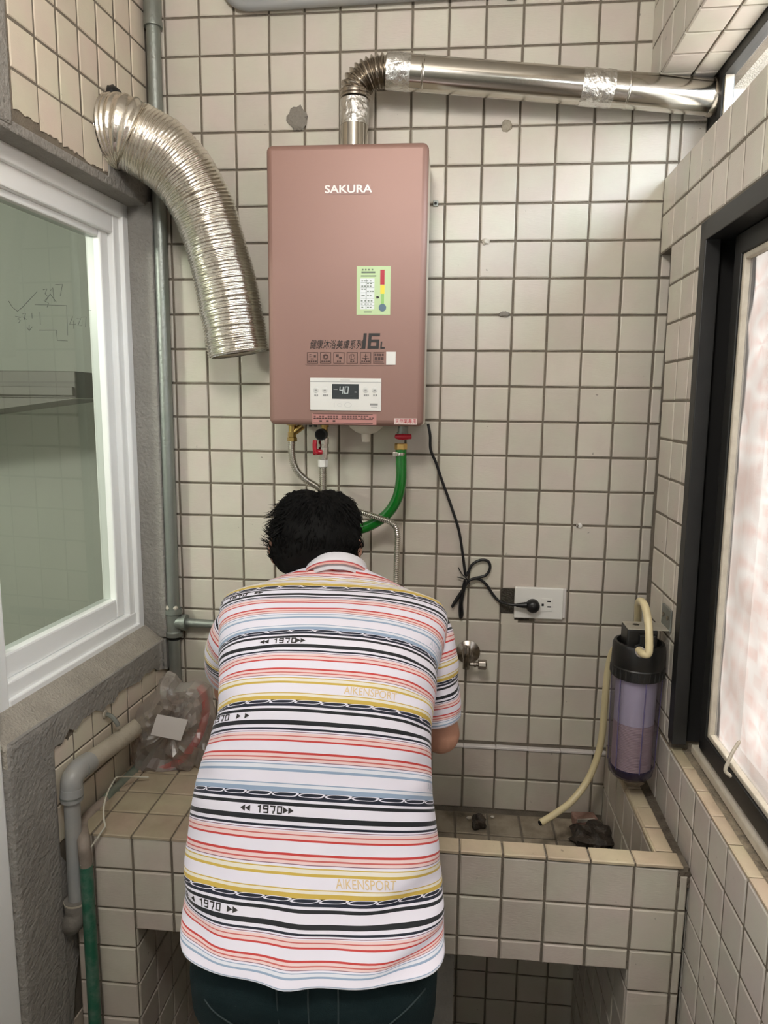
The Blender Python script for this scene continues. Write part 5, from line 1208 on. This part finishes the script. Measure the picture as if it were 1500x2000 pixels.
def shirt_tri(px, idx, flip, s=.0048):
    _, k0 = min((abs(project(grid[int((idx - idxs[0]) / (idxs[1] - idxs[0]))][k])[0] - px), k) for k in range(NS // 4, 3 * NS // 4))
    i0 = (idx - idxs[0]) / (idxs[1] - idxs[0]); di = idxs[1] - idxs[0]; dk = per[int(i0)] / NS; q = MB(); top = []
    for x, y in ((-s * flip, s), (s * flip, 0), (-s * flip, -s)):
        p, n = surf(i0 - y / PER / di, k0 + x / dk); top.append((p, n))
    q.hexa([p + n * .0009 for p, n in top], [p + n * .0017 for p, n in top]); return q.build('arrow_print', M_ink, shirt)
M_ye = mat('yellow_print', (.74, .56, .30), .6); M_be = mat('pale_blue_print', (.58, .62, .70), .6)
for px, py, ix, h in ((522, 1595, 4.163, .0205), (553, 1259, 2.163, .0205), (465, 1178, 1.163, .0205), (430, 1424, 3.163, .0205), (412, 1782, 5.163, .0205)):
    shirt_year(px, ix)
    for dx in (-48, -38): shirt_tri(px + dx * (1 if py > 1300 else .85), ix, -1)
    for dx in (40, 51): shirt_tri(px + dx * (1 if py > 1300 else .85), ix, 1)
shirt_text('AIKENSPORT', 712, 1732, .0205, M_ye, .86, 'brand_print', 4.825); shirt_text('AIKENSPORT', 724, 1357, .0205, M_ye, .86, 'brand_print', 2.825)
shirt_text('AIKENSPORT', 866, 1545, .0205, M_be, .86, 'brand_print', 3.825); shirt_text('AIKENSPORT', 872, 1262, .0205, M_be, .86, 'brand_print', 1.825)
# collar: stand and fold
nk = Vector((-.08, .74, .66)).normalized(); nn = Vector((0, -.66, .74)); nn = (nn - nk * nn.dot(nk)).normalized(); ns_ = nk.cross(nn); ns_ = -ns_ if ns_.x < 0 else ns_
cc_ = at(657, 1114, -.488)
def col_ring(h, a, b, n=64): return [cc_ + nk * h + ns_ * (a * math.sin(2 * PI * k / n)) + nn * (b * math.cos(2 * PI * k / n)) for k in range(n)]
def loft(rings, name, m, parent):
    q = MB(); n = len(rings[0])
    for r in rings: q.v += r
    for i in range(len(rings) - 1):
        for k in range(n): q.f.append((i * n + k, i * n + (k + 1) % n, (i + 1) * n + (k + 1) % n, (i + 1) * n + k))
    ob = q.build(name, m, parent, smooth=True, auto=70); md = ob.modifiers.new('thick', 'SOLIDIFY'); md.thickness = .0018; return ob
M_col = mat('white_collar_knit', (.76, .75, .80), .7, bump=.15, bscale=700)
collar = loft([col_ring(-.035, .068, .056), col_ring(-.005, .066, .055), col_ring(.008, .066, .0555), col_ring(.011, .068, .057), col_ring(.008, .0705, .0595), col_ring(-.008, .0735, .061), col_ring(-.018, .076, .063)], 'collar', M_col, shirt)
loft([col_ring(-.0175, .0762, .0634), col_ring(-.0212, .0768, .0636)], 'collar_stripe', mat('red_knit', (.55, .09, .10), .7), shirt)
loft([col_ring(-.0212, .0768, .0634), col_ring(-.026, .0772, .0636)], 'collar_edge', mat('pink_knit', (.78, .45, .42), .7), shirt)
# ---- trousers
q = MB(); segs = 48; rings_ = []
for z, a, b, y in ((.93, .165, .085, -.865), (.88, .200, .105, -.905), (.83, .218, .122, -.942), (.78, .228, .130, -.950), (.70, .226, .125, -.945), (.66, .21, .110, -.94)):
    rings_.append([Vector((hipc.x + a * spow(math.sin(2 * PI * k / segs), .75), y - b * spow(math.cos(2 * PI * k / segs), .75) * (1 + .03 * (abs(math.sin(4 * PI * k / segs)))), z)) for k in range(segs)])
for r in rings_: q.v += r
for i in range(len(rings_) - 1):
    for k in range(segs): q.f.append((i * segs + k, i * segs + (k + 1) % segs, (i + 1) * segs + (k + 1) % segs, (i + 1) * segs + k))
q.f.append(tuple(range(segs))); q.f.append(tuple(reversed(range((len(rings_) - 1) * segs, len(rings_) * segs))))
for s in (-1, 1):
    a = Vector((hipc.x + s * .100, -.945, .74)); kn = Vector((hipc.x + s * .115, -.935, .29)); an = Vector((hipc.x + s * .125, -.985, -.215))
    limb(q, [a, a.lerp(kn, .5), kn, kn.lerp(an, .4), an], [.104, .096, .080, .076, .070], 24)
tr = q.build('trousers', M_jeans, person); voxel(tr, .008, 6)
q = None
def on_trousers(px, py):
    d = ray(px, py).normalized(); hit = tr.ray_cast(CAM, d); return (hit[1] + hit[2] * .0015) if hit[0] else None
for ln in ([(540, 1915), (541, 1950), (546, 2005)], [(602, 1930), (602, 1960), (604, 2005)], [(660, 1920), (661, 1955), (661, 2005)], [(400, 1950), (420, 1975), (455, 2000)], [(830, 1930), (800, 1965), (760, 2000)]):
    pts = [on_trousers(*p) for p in ln]; pts = [p for p in pts if p is not None]
    if len(pts) > 1: q = MB(); q.tube(curve(pts, 5), .0016, 6); q.build('seam', mat('denim_seam', (.022, .038, .040), .8), tr)
# ---- hair
def hair_mask(d):                                   # d in head coordinates (right, forward, up)
    x, y, z = d
    lim = .42 + .25 * max(0, z)                      # hairline over the forehead
    m = 1.0 if y < lim else max(0.0, 1 - (y - lim) / .12)
    if z < -.25: m *= max(0.0, min(1.0, (.55 - y * 1.2 + z * .35) / .25)) if y > -.1 else 1.0
    return m
def hair_r(d):
    x, y, z = d; m = hair_mask(d)
    sq = 1.0 + .10 * (abs(x) * abs(z)) * 3.2         # squarish short cut
    base = .84 + m * (.20 + .05 * noise.noise(Vector(d) * 4.0) + .035 * noise.noise(Vector(d) * 11.0))
    base += .22 * max(0, -z) * max(0, .25 - y) * m
    return base * sq
q = MB(); q.ball((0, 0, 0), (.098, .106, .102), 72, 48, lambda d: hair_r(d))
q.v = [H(v.x, v.y - .004, v.z + .006) for v in q.v]
hair = q.build('hair', M_hair, person, smooth=True, auto=80)
q = MB(); rh = random.Random(5); crown = Vector((.1, -.55, .8)).normalized(); made = 0
while made < 2600:
    d = Vector((rh.gauss(0, 1), rh.gauss(0, 1), rh.gauss(0, 1))).normalized()
    if hair_mask(d) < .8 or d.z < -.75: continue
    r = hair_r(d); p = Vector((d.x * .098 * r, d.y * .106 * r, d.z * .100 * r)) * .975
    tg = (d - crown * d.dot(crown)); tg = (tg - d * tg.dot(d)); tg = tg.normalized() if tg.length > 1e-3 else Vector((1, 0, 0))
    ln = rh.uniform(.012, .026); flick = .18
    if d.x < -.62 and -.35 < d.z < .45: ln *= 1.5; flick = .55
    e = p + (tg * (1 - flick) + d * flick + Vector((rh.uniform(-.2, .2), rh.uniform(-.2, .2), rh.uniform(-.2, .2)))).normalized() * ln
    w = d.cross(tg).normalized() * .0016; mid = p.lerp(e, .55) + d * .003
    P = [H(v.x, v.y - .004, v.z + .006) for v in (p - w, p + w, p + d * .0022, mid - w * .7, mid + w * .7, mid + d * .0016, e)]
    q.add(P, [(0, 1, 4, 3), (1, 2, 5, 4), (2, 0, 3, 5), (3, 4, 6), (4, 5, 6), (5, 3, 6)]); made += 1
ob = q.build('hair_strand', M_hair, hair); ob['kind'] = 'stuff'
for s in (-1, 1):
    q = MB(); q.ball(H(s * .031, .083, -.012), .0115, 14, 10); ey = q.build('eye', mat('eye_white', (.75, .73, .70), .2), person, smooth=True)
    q = MB(); q.ball(H(s * .031, .0915, -.012), .0048, 10, 8); q.build('iris', M_rubber, ey, smooth=True)
for s in (-1, 1):
    an = Vector((hipc.x + s * .125, -.985, -.30)); q = MB()
    prof = [(-.085, .030, .085), (-.06, .040, .095), (0, .043, .10), (.06, .043, .078), (.12, .048, .062), (.165, .044, .050), (.19, .028, .035)]
    rg_ = [[an + Vector((s * .015 * (y_ + .085) / .2 + w_ * math.cos(2 * PI * k / 20), y_, (h_ / 2) + (h_ / 2) * spow(math.sin(2 * PI * k / 20), .6))) for k in range(20)] for y_, w_, h_ in prof]
    for r in rg_: q.v += r
    for i in range(len(rg_) - 1):
        for k in range(20): q.f.append((i * 20 + k, (i + 1) * 20 + k, (i + 1) * 20 + (k + 1) % 20, i * 20 + (k + 1) % 20))
    q.f.append(tuple(range(20))); q.f.append(tuple(reversed(range((len(rg_) - 1) * 20, len(rg_) * 20)))); q.build('shoe', M_shoe, person, smooth=True, weld=True)
# ------------------------------------------------------------------ move the origin of every top-level thing to its base
bpy.context.view_layer.update()
def world_pts(o):
    out = []
    if o.type == 'MESH': out += [o.matrix_world @ Vector(c) for c in o.bound_box]
    for c in o.children: out += world_pts(c)
    return out
for o in [x for x in COL.objects if x.parent is None and x.type in ('EMPTY', 'MESH') and x.get('kind') != 'structure']:
    p = world_pts(o)
    if not p: continue
    b = Vector(((min(q.x for q in p) + max(q.x for q in p)) / 2, (min(q.y for q in p) + max(q.y for q in p)) / 2, min(q.z for q in p)))
    if o.type == 'MESH' and o.data.users == 1: o.data.transform(Matrix.Translation(-b))
    elif o.type == 'MESH': continue
    o.location = o.location + b
    for c in o.children: c.location = c.location - b
bpy.context.view_layer.update()
